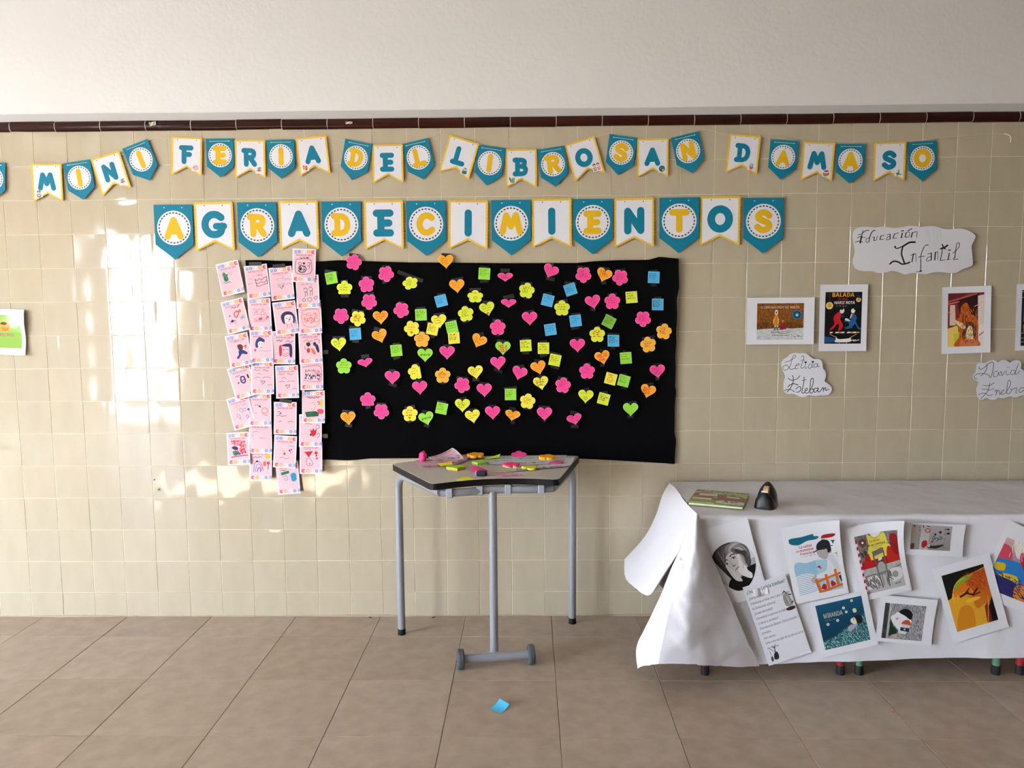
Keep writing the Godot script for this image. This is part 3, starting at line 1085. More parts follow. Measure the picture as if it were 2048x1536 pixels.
	var tail := solo("cord_end", tube_mesh(catmull([Vector3(4.395, 2.160, 0.003), Vector3(4.412, 2.153, 0.012), Vector3(4.423, 2.140, 0.012), Vector3(4.425, 2.122, 0.006)], 4), 0.0018, 6), mat("f3ecd6", 0.6))
	tag(tail, "short curved pale cord tail on the tiles, right of the last small pennant", "cord")

# ------------------------------------------------------------------ pink drawing cards
var card_board: Board
var card_count := 0
var card_mat: StandardMaterial3D

func card_art(k: String) -> Array:
	match k:
		"cactus": return ["P 2e7d4a 20,48 28,40 36,50 44,52 38,60 24,62", "P 2f6f5a 22,62 38,60 42,74 32,82 24,78", "S 2f8a6a 3 18,82 30,88 42,84 48,90", "S 1d1d2a 2 26,66 34,74", "S 7a3030 1 44,48 56,46 66,44", "S 222222 1 52,56 62,54"]
		"insects": return ["S c02828 4 48,58 60,52 66,62 54,78 46,68 48,58", "P d5622a 66,52 76,48 78,58 68,60", "S 1a2350 2 22,92 34,86 48,92", "c 1a2350 32,90 6", "S 1a2350 1.5 20,100 34,88 46,104", "S 2a7a8a 2 68,80 88,88", "S 2a7a8a 2 80,74 76,94", "S 2a7a8a 2 68,90 90,78", "s 222222 2 40,36 48,32 54,38 60,34 68,36 76,30", "c 222222 26,66 3"]
		"runner": return ["P 4a2f22 46,50 60,46 70,56 64,72 50,70", "P 22306a 48,74 66,72 84,86 80,94 62,88 50,100 40,108 36,100 46,90", "S c03838 4 74,60 84,54 80,66", "S 2a2a2a 1.4 34,34 44,30 52,34"]
		"badge": return ["S 2a2a5a 6 50,50 62,52 64,70 56,78 46,70 48,54 50,50", "s 22224a 4 52,66 60,64", "P 30202a 76,48 82,46 84,62 78,62", "P d8b23a 80,70 90,68 92,78 84,80", "c 8a3a3a 32,72 4", "s 222222 1.5 26,46 32,40 36,46 42,40 48,44"]
		"hearts": return ["S 3a5a5a 1.5 44,62 50,52 58,60 56,74 44,62", "S 3a3a3a 1.5 26,84 32,76 40,84 40,100 26,84", "S 2a7a9a 2 60,56 74,60 66,70 60,62", "c 3a3a8a 84,66 5", "S 3a3a5a 1.5 84,70 88,86", "S 4a4a9a 2 64,96 72,88 78,98 66,104", "S e09a4a 2 20,52 30,44 40,54 28,62", "h d04040 34 38 84 46 16 6 10 1 60"]
		"crowd": return ["h c83038 20 36 80 58 60 8 0 2.4 90", "h c83038 56 56 84 96 60 8 90 2.4 90", "P 2f7a4a 24,84 40,80 44,96 30,102", "P 20204a 20,66 34,60 48,68 44,78 28,74", "h 20204a 36 78 60 98 24 7 60 2.4 60", "S b82a40 4 18,108 50,104 90,102"]
		"books": return ["S 6a1f2a 2 40,62 50,66 60,60 70,66 80,58 92,56", "S 6a1f2a 2 42,76 54,80 66,74 78,78 92,70", "S 6a1f2a 2 44,88 56,92 70,88 90,84", "s 6a1f2a 2.5 42,60 46,92", "s 6a1f2a 2.5 92,54 92,86", "h a03040 34 40 74 48 14 6 0 1 40", "S 3a2a2a 1 16,56 30,58", "S 3a2a2a 1 8,78 26,76"]
		"train": return ["h a04858 20 44 80 74 50 7 0 1.2 50", "c d04050 84,82 5", "P c83a4a 46,86 58,82 60,92 48,94", "h d04a5a 24 84 80 100 36 6 70 1.6 40"]
		"girl": return ["P 2a2f6a 26,46 44,30 64,42 62,52 40,50 34,74 24,72", "c f4d9d2 46,60 12", "c 1c1c3a 42,60 2", "c 1c1c3a 52,60 2", "s 1c1c3a 1.4 44,68 50,68", "s 2a2a3a 2 46,74 52,76", "c c04848 22,86 5", "S 3a2a3a 1 40,90 52,88 70,92 90,88"]
		"letter1", "letter3": return ["S 2a2a3a 1.4 14,40 20,34 24,40 32,38 40,40", "S 2a2a3a 1.4 52,40 60,36 66,42 78,38", "S 2a2a3a 1.4 26,56 36,52 46,56", "S 2a2a3a 1.4 16,72 26,68 40,72", "S 2a2a3a 1.4 50,72 62,68 84,70", "S 2a2a3a 1.8 48,94 42,86 48,84 52,88 58,84 60,90 48,100", "S 2a2a3a 1.2 72,104 82,100 92,104"]
		"fish": return ["S d8663a 2.5 56,72 70,62 84,72 80,84 64,86 56,76", "S d8663a 2 62,88 74,96 84,92", "P 20202a 44,56 50,52 54,62", "s 20202a 2 28,50 32,54", "s 20202a 2 38,48 42,54", "S 3a2a2a 1 24,88 36,86", "h d89a5a 30 40 60 52 10 7 0 1 40"]
		"letter2": return ["S 3a3a4a 1.2 16,54 22,46 32,44 40,48", "S 3a3a4a 1.6 12,62 18,64", "S 3a3a4a 1.2 46,76 56,72 70,76"]
		"rainbow": return ["S 5a4a9a 2.5 20,104 24,70 40,58 56,74 62,100", "S 6a5aa8 2.5 28,104 32,78 42,70 52,82 54,102", "S 4a3a7a 3 36,104 40,88 48,88 50,104", "P e8b830 72,30 90,28 92,44 76,46", "P d8663a 62,62 72,58 74,76 64,78", "c d03a4a 84,66 7", "s 7a3030 3 84,72 84,92", "s 3a2a2a 2 18,42 28,38 36,44 44,38 56,40", "P 2a1a1a 28,60 36,54 40,62"]
		"sketch": return ["h 7a7a8a 30 70 62 90 26 8 30 1 90", "S 2a3a3a 2 42,84 48,92 56,80", "S 8a6a7a 1 24,52 50,48 70,50", "s 8a6a7a 1.2 56,36 58,60", "S 4a3a6a 1.2 70,78 80,72 92,80", "S 4a3a6a 1.2 64,58 78,54 90,58"]
		"face1": return ["P 2a2450 30,62 46,46 72,46 88,62 92,88 80,96 80,66 62,58 46,64 44,96 34,88", "P f6ddd6 46,66 62,58 78,68 80,86 62,96 46,88", "c 2a2a3a 54,74 2.4", "c 2a2a3a 70,72 2.4", "c c82a3a 66,80 4", "S 9a3a3a 1.5 58,88 66,88", "s 3a3a4a 1.5 56,98 52,112", "s 3a3a4a 1.5 70,98 74,112", "h 7a8a9a 84 80 96 100 16 8 70 1.4 40"]
		"face2": return ["P c02a30 30,68 40,62 40,104 32,104", "P 1f2450 40,62 60,54 84,58 86,108 76,106 74,70 58,66", "S 3a2a2a 1.4 42,72 42,98 58,108 72,98 72,72", "c 3a2a3a 50,80 2", "c 3a2a3a 64,78 2", "S 9a3a4a 1.5 48,94 58,100 68,92", "s 20202a 2.5 20,42 30,38 36,44 44,38", "S 5a2a6a 2 60,46 70,40 80,48 90,42"]
		"letter4": return ["S 1c2a3a 2 18,46 24,42 32,50 24,52 34,52", "S 1c1c2a 1.6 14,62 24,58 34,62 56,60", "S 1c1c2a 1.6 20,86 34,84", "S 1c1c2a 1.6 62,88 72,84 84,86"]
		"berries": return ["c c02a3a 48,80 5", "c 8a1f2a 70,64 4", "c 8a1f2a 78,60 3", "s 2a2a2a 2 72,68 78,76", "h d8a05a 36 62 56 72 10 8 10 1 60", "S 6a7a6a 2 28,100 40,96 54,102 70,98", "S 3a3a4a 1.2 66,46 78,44 88,46"]
		"blocks": return ["p 1f6a3a 20,46 56,38 58,50 22,58", "P 2a8ab0 64,54 84,52 88,74 82,86 66,84", "S 3a2a3a 1.6 30,64 42,60 50,76 40,80 32,68", "s 20202a 2.4 20,38 28,34 34,38 44,34"]
		"hedgehog": return ["S 2a2230 2 14,52 18,104 78,102 82,62 70,42 14,46", "S 2a2230 3.4 26,84 34,74 50,74 60,84 54,98 36,100 26,90", "h 2a2230 28 72 58 98 36 6 80 1.6 60", "c 1c1624 36,86 6", "S 2a2230 1.8 24,62 36,58 38,68 26,66", "c 2a2230 50,62 5", "S 2a2230 1.8 66,58 76,60 72,72 64,68", "s 2a2230 1.8 74,70 72,86", "h 3a2a3a 34 36 70 42 20 6 20 1.6 60"]
		"pair": return ["S 2a2a4a 2 32,62 40,54 48,60 44,72 34,70", "S 2a2a4a 2 56,58 62,50 70,58 68,68 58,66", "s 2a2a4a 2 40,72 38,92", "s 2a2a4a 2 48,72 48,90", "s 2a2a4a 2 62,68 60,88", "s 2a2a4a 2 70,68 70,88", "S 2a2a4a 1.8 30,112 26,106 34,98 38,108 30,112", "S 2a2a4a 1.8 52,112 48,102 60,96 66,106 56,114", "S 2a2a4a 1.8 80,104 76,98 88,92 90,100 80,106", "h b84a4a 20 36 70 44 14 7 0 1.2 40"]
		"bigred": return ["S e06a4a 2 14,46 40,38 84,40 92,64 90,92 72,110 34,112 16,90 14,50", "h e06a4a 20 50 86 96 70 8 20 1.8 90", "h d84a3a 30 70 80 96 30 6 80 1.8 60"]
		"team": return ["P 201c24 32,54 46,50 50,62 38,68", "P 2a1f2a 62,54 72,50 76,62 66,66", "P 1f2450 70,64 82,62 88,90 80,94", "P b82a2a 34,78 46,76 46,92 36,94", "P d8663a 52,78 62,80 72,98 62,102", "S 2a7a4a 2 28,66 24,74 30,80", "S c03a3a 2 22,46 34,40 46,46 60,42", "S 6a4a4a 2 66,42 78,38 90,44 88,56"]
		"parade": return ["S c84a4a 2 12,44 40,40 88,42 92,100 60,106 14,100", "h 20264a 20 74 90 100 40 9 82 2.6 20", "h 5a5a4a 22 54 50 66 20 6 30 1.4 60", "h c84a5a 50 56 88 72 34 7 40 1.6 70"]
		"tank": return ["p 1c4a34 12,94 60,90 74,98 72,112 20,116", "P c84a5a 66,84 90,82 94,98 76,102", "P e8c02a 80,44 90,42 90,66 80,66", "S 8a9a7a 1.6 40,58 50,54 58,72 48,88 38,78", "S 3a2a2a 2 68,54 74,48 78,58 70,62", "s 20202a 2 24,34 32,28 36,36 44,30 52,34 62,28 74,32", "h 2a6a4a 16 94 68 110 30 10 0 2 20"]
		"tulip": return ["P b8202a 50,64 56,72 62,60 68,70 76,64 74,86 62,96 52,88", "S 2a2a5a 1.6 74,50 84,46 88,58 78,64 72,56", "S 2a2a4a 1.6 78,90 88,82 90,94 80,102", "P 1c1c24 46,90 52,84 54,94", "S c8a05a 1.2 24,86 36,82 40,96 26,98", "s 4a5a6a 1.6 26,42 40,40 56,44"]
		"cape": return ["p c0202a 20,46 58,42 40,70", "S c83a4a 2 32,78 40,72 48,78 58,100 36,106 28,92 32,78", "c c02a3a 72,50 7", "c 8a2a2a 74,62 4", "c d04a5a 76,74 5", "s 7a8a9a 2 22,36 34,34 48,38", "c c83a3a 44,98 3"]
	return []

func start_cards():
	card_board = Board.new(self, 1400, 1136, hexc("f6f1f4"))

func card(art: String, x: float, y: float, ang: float, label: String):
	var k := card_count
	card_count += 1
	var cx := (k % 7) * 200
	var cy := (k / 7) * 284
	var bd := card_board
	bd.frame(cx, cy, 2.0, Rect2i(cx, cy, 200, 284))
	bd.draw(["p e6bec5 4,4 96,4 96,138 4,138"])
	for e in 2:
		var yy := 7.0 if e == 0 else 135.0
		var sg := 1.0 if e == 0 else -1.0
		var xs := [8.0, 26.0, 43.0, 64.0, 82.0] if e == 0 else [90.0, 72.0, 52.0, 30.0, 10.0]
		bd.draw(["p 8fa8dc %f,%f %f,%f %f,%f %f,%f" % [xs[0], yy + sg * 2, xs[0] + 11, yy, xs[0] + 12, yy + sg * 13, xs[0] + 1, yy + sg * 14],
			"c 5f97b4 %f,%f 6.5" % [xs[1] + 3, yy + sg * 6], "c a8c8dc %f,%f 3" % [xs[1] + 3, yy + sg * 6],
			"p f4eef4 %f,%f %f,%f %f,%f %f,%f" % [xs[2], yy, xs[2] + 15, yy, xs[2] + 15, yy + sg * 12, xs[2], yy + sg * 12],
			"c c86a7a %f,%f 2" % [xs[2] + 4, yy + sg * 4], "c 8a86c0 %f,%f 2" % [xs[2] + 11, yy + sg * 8],
			"c e0a23e %f,%f 7" % [xs[3] + 5, yy + sg * 6], "c f4d89a %f,%f 3" % [xs[3] + 5, yy + sg * 6],
			"s d0424e 4 %f,%f %f,%f %f,%f %f,%f" % [xs[4] + 10, yy, xs[4] + 1, yy + sg * 2, xs[4] + 2, yy + sg * 11, xs[4] + 11, yy + sg * 11],
			"s d0424e 3 %f,%f %f,%f" % [xs[4] + 1, yy + sg * 6, xs[4] + 8, yy + sg * 6]])
	bd.text(Vector2(16, 27), 8.0, "MINIFERIA DEL LIBRO", hexc("a04050"), "Droid Serif", 700, 68.0)
	bd.line([Vector2(30, 35), Vector2(74, 35)], 0.9, hexc("b4848c"))
	for i in 11: bd.line([Vector2(12, 42 + i * 7), Vector2(90, 42 + i * 7)], 0.5, hexc("d09aa6"))
	bd.draw(card_art(art))
	var o := thing("drawing_card", Vector3(x, y, 0.0200), label, "card", "pink drawing cards taped in columns")
	o.rotation = Vector3(0, rng.randf_range(-0.03, 0.01), deg_to_rad(ang))
	var curl := rng.randf_range(0.003, 0.010)
	var side := rng.randf_range(-0.004, 0.004)
	var bend := func(u: float, v: float) -> float: return curl * v * v + side * (u - 0.5) * (u - 0.5) * 4.0 * v - 0.004 * (1.0 - v)
	var m := sheet(0.1035, 0.147, bend, 5, 8, Vector2(cx / 1400.0, cy / 1136.0), Vector2((cx + 200) / 1400.0, (cy + 284) / 1136.0))
	part("sheet", m, card_mat, o)
	if k in [6, 13, 17, 25]:
		part("tape", box_mesh(Vector3(0.056, 0.016, 0.0006), 0.0, Vector3(-0.005, 0.078, -0.0035)), mat("1f1f20", 0.25, 0.5), o).rotation.z = rng.randf_range(-0.1, 0.1)
	if k in [23, 26]:
		part("tape", box_mesh(Vector3(0.034, 0.018, 0.0006), 0.0, Vector3(0.060, -0.025, -0.0045)), mat("2a2a2b", 0.2, 0.6), o)
	var cc := PackedVector2Array()
	for p in [Vector2(-0.05, 0.072), Vector2(-0.05, -0.072), Vector2(0.05, -0.072), Vector2(0.05, 0.072)]: cc.append(Vector2(x, y) + p.rotated(deg_to_rad(ang)))
	cover.append(cc)

func make_cards():
	card_mat = StandardMaterial3D.new()
	card_mat.roughness = 0.6
	card_mat.metallic_specular = 0.3
	start_cards()
	card("cactus", 1.0065, 1.5642, 12.3, "pink card with a green plant drawing, top of the leftmost column")
	card("insects", 1.0224, 1.3974, 13.2, "pink card with a red heart and blue star bug, second in the leftmost column")
	card("runner", 1.0320, 1.2437, 9.9, "pink card with a brown haired figure in blue, third in the leftmost column")
	card("badge", 1.0413, 1.1023, 15.7, "pink card with a blue oval badge drawing, fourth in the leftmost column")
	card("hearts", 1.0305, 0.9632, 14.2, "pink card with two hearts and small flowers, fifth in the leftmost column")
	card("crowd", 1.0108, 0.7973, 2.6, "pink card with a red and green scribble, lowest of the leftmost column")
	card("books", 1.1267, 1.5492, 6.7, "pink card with dark red scalloped stack, top of the second column")
	card("train", 1.1309, 1.4018, 1.7, "pink card with small red figures in a row, second column")
	card("girl", 1.1340, 1.2598, 1.5, "pink card with a blue haired small face, second column")
	card("letter1", 1.1333, 1.1194, -0.1, "pink card with handwritten lines and tiny heart, second column")
	card("fish", 1.1162, 0.9743, -0.1, "pink card with an orange wavy shape, second column")
	card("letter2", 1.1128, 0.8475, -0.6, "pink card with nearly empty lines, second column")
	card("rainbow", 1.1091, 0.7244, -0.5, "pink card with a purple rainbow, lowest of the second column")
	card("sketch", 1.2354, 1.5396, 5.6, "pink card with a faint grey pencil sketch, top of the third column")
	card("face1", 1.2474, 1.3869, 6.2, "pink card with a large face in dark purple hair, third column")
	card("face2", 1.2335, 1.2537, -1.0, "pink card with a face in red and blue hair, third column")
	card("letter3", 1.2445, 1.1006, 1.8, "pink card with handwritten lines and a heart outline, third column")
	card("letter4", 1.2291, 0.9348, -1.2, "pink card with two short handwritten lines, third column")
	card("berries", 1.2224, 0.7812, -3.7, "pink card with a few tiny red drawings, third column")
	card("blocks", 1.2316, 0.6597, 3.8, "pink card with green and blue blocks, lowest of all cards")
	card("hedgehog", 1.3368, 1.6179, -2.5, "pink card with a black outlined creature, highest of all cards")
	card("pair", 1.3502, 1.5024, 2.1, "pink card with two stick figures, fourth column under the highest card")
	card("bigred", 1.3574, 1.3898, 2.8, "pink card filled by a red outlined scribble, fourth column")
	card("team", 1.3545, 1.2556, 2.1, "pink card with dark and red figures, fourth column")
	card("parade", 1.3562, 1.1374, 0.6, "pink card with a row of dark blue figures, fourth column")
	card("tank", 1.3591, 0.9865, -0.3, "pink card with a dark green block and yellow sun, fourth column")
	card("tulip", 1.3424, 0.8778, -0.4, "pink card with a red tulip shape, fourth column")
	card("cape", 1.3405, 0.7534, -0.7, "pink card with a red triangle and roses, lowest of the fourth column")
	card_mat.albedo_texture = card_board.tex()

# ------------------------------------------------------------------ sticky notes
var note_board: Board
var note_count := 0
var note_mat: StandardMaterial3D
var note_colours := {"pink": "f0488e", "orange": "f7a02c", "amber": "f2ae3c", "yellow": "eee248", "lime": "d8e23c", "green": "8fd13f", "darkgreen": "77b03a", "blue": "4fa9d6"}

func note_outline(shape: String, flags: String) -> Array:
	var out := []
	match shape:
		"heart", "lips", "squat":
			for i in 40:
				var t := TAU * i / 40.0
				var p := Vector2(16.0 * pow(sin(t), 3), 13.0 * cos(t) - 5.0 * cos(2 * t) - 2.0 * cos(3 * t) - cos(4 * t) + 2.5) / 17.0
				if shape == "lips": p.y *= 0.64
				if shape == "squat": p.y *= 0.80
				out.append(p)
		"flower":
			for i in 60:
				var t := TAU * i / 60.0
				var r := 0.70 + 0.28 * pow(absf(cos(2.5 * t)), 0.65)
				var p := Vector2(sin(t), cos(t)) * r
				if flags.contains("cut"): p.y = maxf(p.y, -0.66)
				if flags.contains("squash"): p.y *= 0.80
				if flags.contains("side"): p.x = minf(p.x, 0.60)
				out.append(p)
		"square":
			for c in [[Vector2(-1, 1), Vector2(1, 1)], [Vector2(1, 1), Vector2(1, -1)], [Vector2(1, -1), Vector2(-1, -1)], [Vector2(-1, -1), Vector2(-1, 1)]]:
				for k in 6: out.append((c[0] as Vector2).lerp(c[1], k / 6.0) * 0.70)
	return out

func paint_note(shape: String, colour: String, ang: float, flags: String) -> Rect2:
	var k := note_count
	note_count += 1
	var cx := (k % 12) * 128
	var cy := (k / 12) * 128
	var bd := note_board
	bd.frame(cx + 64, cy + 64, 58.0, Rect2i(cx, cy, 128, 128))
	var c := hexc(note_colours[colour])
	bd.fill([bd.place([Vector2(-1.1, -1.1), Vector2(1.1, -1.1), Vector2(1.1, 1.1), Vector2(-1.1, 1.1)])], c.lerp(Color.WHITE, 0.45))
	var outl := []
	for p in note_outline(shape, flags): outl.append(Vector2(p.x, -p.y) * 0.95)
	bd.fill([bd.place(outl)], c)
	var ink := c.darkened(0.42)
	if colour == "pink": ink = hexc("a83a74")
	if colour == "blue": ink = hexc("2c6a94")
	for w in [["redink", "c8502a"], ["orangeink", "c4782a"], ["brownink", "8a5a26"], ["blackink", "3a3a26"], ["gracias", "5a4a1a"]]:
		if flags.contains(w[0]): ink = hexc(w[1])
	# writing keeps level while the note itself may be turned
	var turn := ang if shape != "flower" or absf(ang) < 40.0 else 180.0 - ang + 180.0
	if shape == "flower": turn = ang
	var lv := turn if absf(turn) > 90.0 else 0.0
	var up := func(p: Vector2) -> Vector2: return p.rotated(deg_to_rad(lv))
	if flags.contains("blank"): pass
	elif flags.contains("gracias"):
		bd.hand(up.call(Vector2(-0.60, -0.02)), 0.245, "gracias", 0.055, ink, lv)
	elif flags.contains("hola"):
		bd.hand(Vector2(-0.5, -0.08), 0.36, "HOLA", 0.08, ink)
		bd.hand(Vector2(-0.42, 0.42), 0.36, "COLE", 0.08, ink)
	elif flags.contains("feliz"):
		bd.hand(Vector2(-0.56, -0.12), 0.34, "FELIZ", 0.08, ink)
		bd.hand(Vector2(-0.40, 0.34), 0.30, "DIA", 0.08, ink)
	elif flags.contains("smiley"):
		bd.scribble(Vector2(-0.4, -0.45), 0.8, 0.16, hexc("d2762a"), 0.09)
		var ring := []
		for i in 20: ring.append(Vector2(cos(TAU * i / 20), sin(TAU * i / 20)) * 0.33 + Vector2(-0.05, 0.12))
		bd.line(ring, 0.07, hexc("d2762a"), true)
		bd.dot(Vector2(-0.15, 0.05), 0.05, hexc("d2762a"))
		bd.dot(Vector2(0.08, 0.05), 0.05, hexc("d2762a"))
		bd.line([Vector2(-0.2, 0.18), Vector2(-0.05, 0.28), Vector2(0.12, 0.18)], 0.06, hexc("d2762a"))
	else:
		var nl := 3 + bd.rng.randi() % 3
		if flags.contains("heartdraw"): nl = 1
		for i in nl:
			var yy := -0.45 + i * 0.85 / maxf(nl, 3)
			var half := 0.52 if shape != "square" else 0.55
			if shape in ["heart", "squat"]: half = 0.62 - 0.40 * maxf(0.0, (yy + 0.1) / 0.8)
			if shape == "lips": yy *= 0.6
			if shape == "flower" and absf(yy) > 0.4: half = 0.34
			var wdt := half * 2.0 * bd.rng.randf_range(0.6, 1.0)
			var cc := ink
			if flags.contains("redtop") and i == 0: cc = hexc("c8502a")
			bd.scribble(up.call(Vector2(-half, yy)), wdt, 0.11 if not flags.contains("redink") else 0.16, cc, 0.045 if not flags.contains("redink") else 0.075, lv)
	if flags.contains("redheart"):
		var hp := []
		for p in note_outline("heart", ""): hp.append(up.call(Vector2(p.x, -p.y) * 0.17 + Vector2(-0.05, 0.5)))
		bd.fill([bd.place(hp)], hexc("d2502a"))
	if flags.contains("heartdraw"):
		var hp := []
		for p in note_outline("heart", ""): hp.append(Vector2(p.x, -p.y) * 0.24 + Vector2(0.0, 0.2))
		bd.line(hp, 0.05, ink, true)
	return Rect2(cx, cy, 128, 128)

func note_mesh(shape: String, flags: String, cell: Rect2, r: float, lift: Callable) -> ArrayMesh:
	var ol := note_outline(shape, flags)
	var st := begin()
	var rings := [0.0, 0.55, 1.0]
	var n := ol.size()
	var pos := func(k: int, i: int) -> Vector3:
		var p: Vector2 = ol[i % n] * rings[k]
		return Vector3(p.x * r, p.y * r, lift.call(p))
	var uv := func(k: int, i: int) -> Vector2:
		var p: Vector2 = ol[i % n] * rings[k]
		return (cell.position + Vector2(64 + p.x * 58.0, 64 - p.y * 58.0)) / Vector2(1536, 1280)
	var nrm := func(k: int, i: int) -> Vector3:
		var p: Vector2 = ol[i % n] * rings[k]
		var e := 0.05
		var dx: float = (lift.call(p + Vector2(e, 0)) - lift.call(p - Vector2(e, 0))) / (2 * e * r)
		var dy: float = (lift.call(p + Vector2(0, e)) - lift.call(p - Vector2(0, e))) / (2 * e * r)
		return Vector3(-dx, -dy, 1).normalized()
	# outlines run clockwise seen from the front for hearts and flowers and squares
	for k in 2:
		for i in n:
			for q in [[k, i], [k + 1, i], [k + 1, i + 1], [k, i], [k + 1, i + 1], [k, i + 1]]:
				st.set_normal(nrm.call(q[0], q[1]))
				st.set_uv(uv.call(q[0], q[1]))
				st.add_vertex(pos.call(q[0], q[1]))
	return st.commit()

func note(shape: String, colour: String, x: float, y: float, ang: float, flags: String, label: String):
	var cell := paint_note(shape, colour, ang, flags)
	var z := 0.0195
	if flags == "" and shape == "heart" and colour == "yellow": z = 0.021
	var o := thing("sticky_note", Vector3(x, y, z), label, "sticky note", "sticky notes on the black cloth")
	o.rotation.z = deg_to_rad(ang)
	var r := 0.0362
	var cx := rng.randf_range(0.0005, 0.0022)
	if flags.contains("curlb"): cx = 0.0045
	var dirv := Vector2.DOWN.rotated(-deg_to_rad(ang)) * -1.0
	dirv = Vector2(sin(deg_to_rad(ang)), cos(deg_to_rad(ang)))     # world up in the note's own axes
	var lift := func(p: Vector2) -> float: return cx * pow(1.0 - p.dot(dirv), 2) - 0.002
	part("sheet", note_mesh(shape, flags, cell, r, lift), note_mat, o)
	var tape := mat("1b1b1c", 0.26, 0.5)
	var up := dirv
	var span := rng.randf_range(0.026, 0.060)
	if flags.contains("squash") and colour == "lime" and x < 2.0: span = 0.12
	var base := -deg_to_rad(ang) + rng.randf_range(-0.22, 0.22)
	if span > 0.1: base = -deg_to_rad(ang) - 0.36
	if rng.randf() < 0.86 or span > 0.1:
		var tp := part("tape", box_mesh(Vector3(span, 0.017, 0.0005)), tape, o)
		tp.position = Vector3(up.x, up.y, 0) * (0.030 if shape != "square" else 0.026) + Vector3(0, 0, -0.0034)
		tp.rotation.z = base
	if rng.randf() < 0.38:
		var tp := part("tape", box_mesh(Vector3(rng.randf_range(0.018, 0.04), 0.016, 0.0005)), tape, o)
		tp.position = Vector3(-up.x, -up.y, 0) * 0.031 + Vector3(0, 0, -0.0034)
		tp.rotation.z = base + rng.randf_range(-0.3, 0.3)

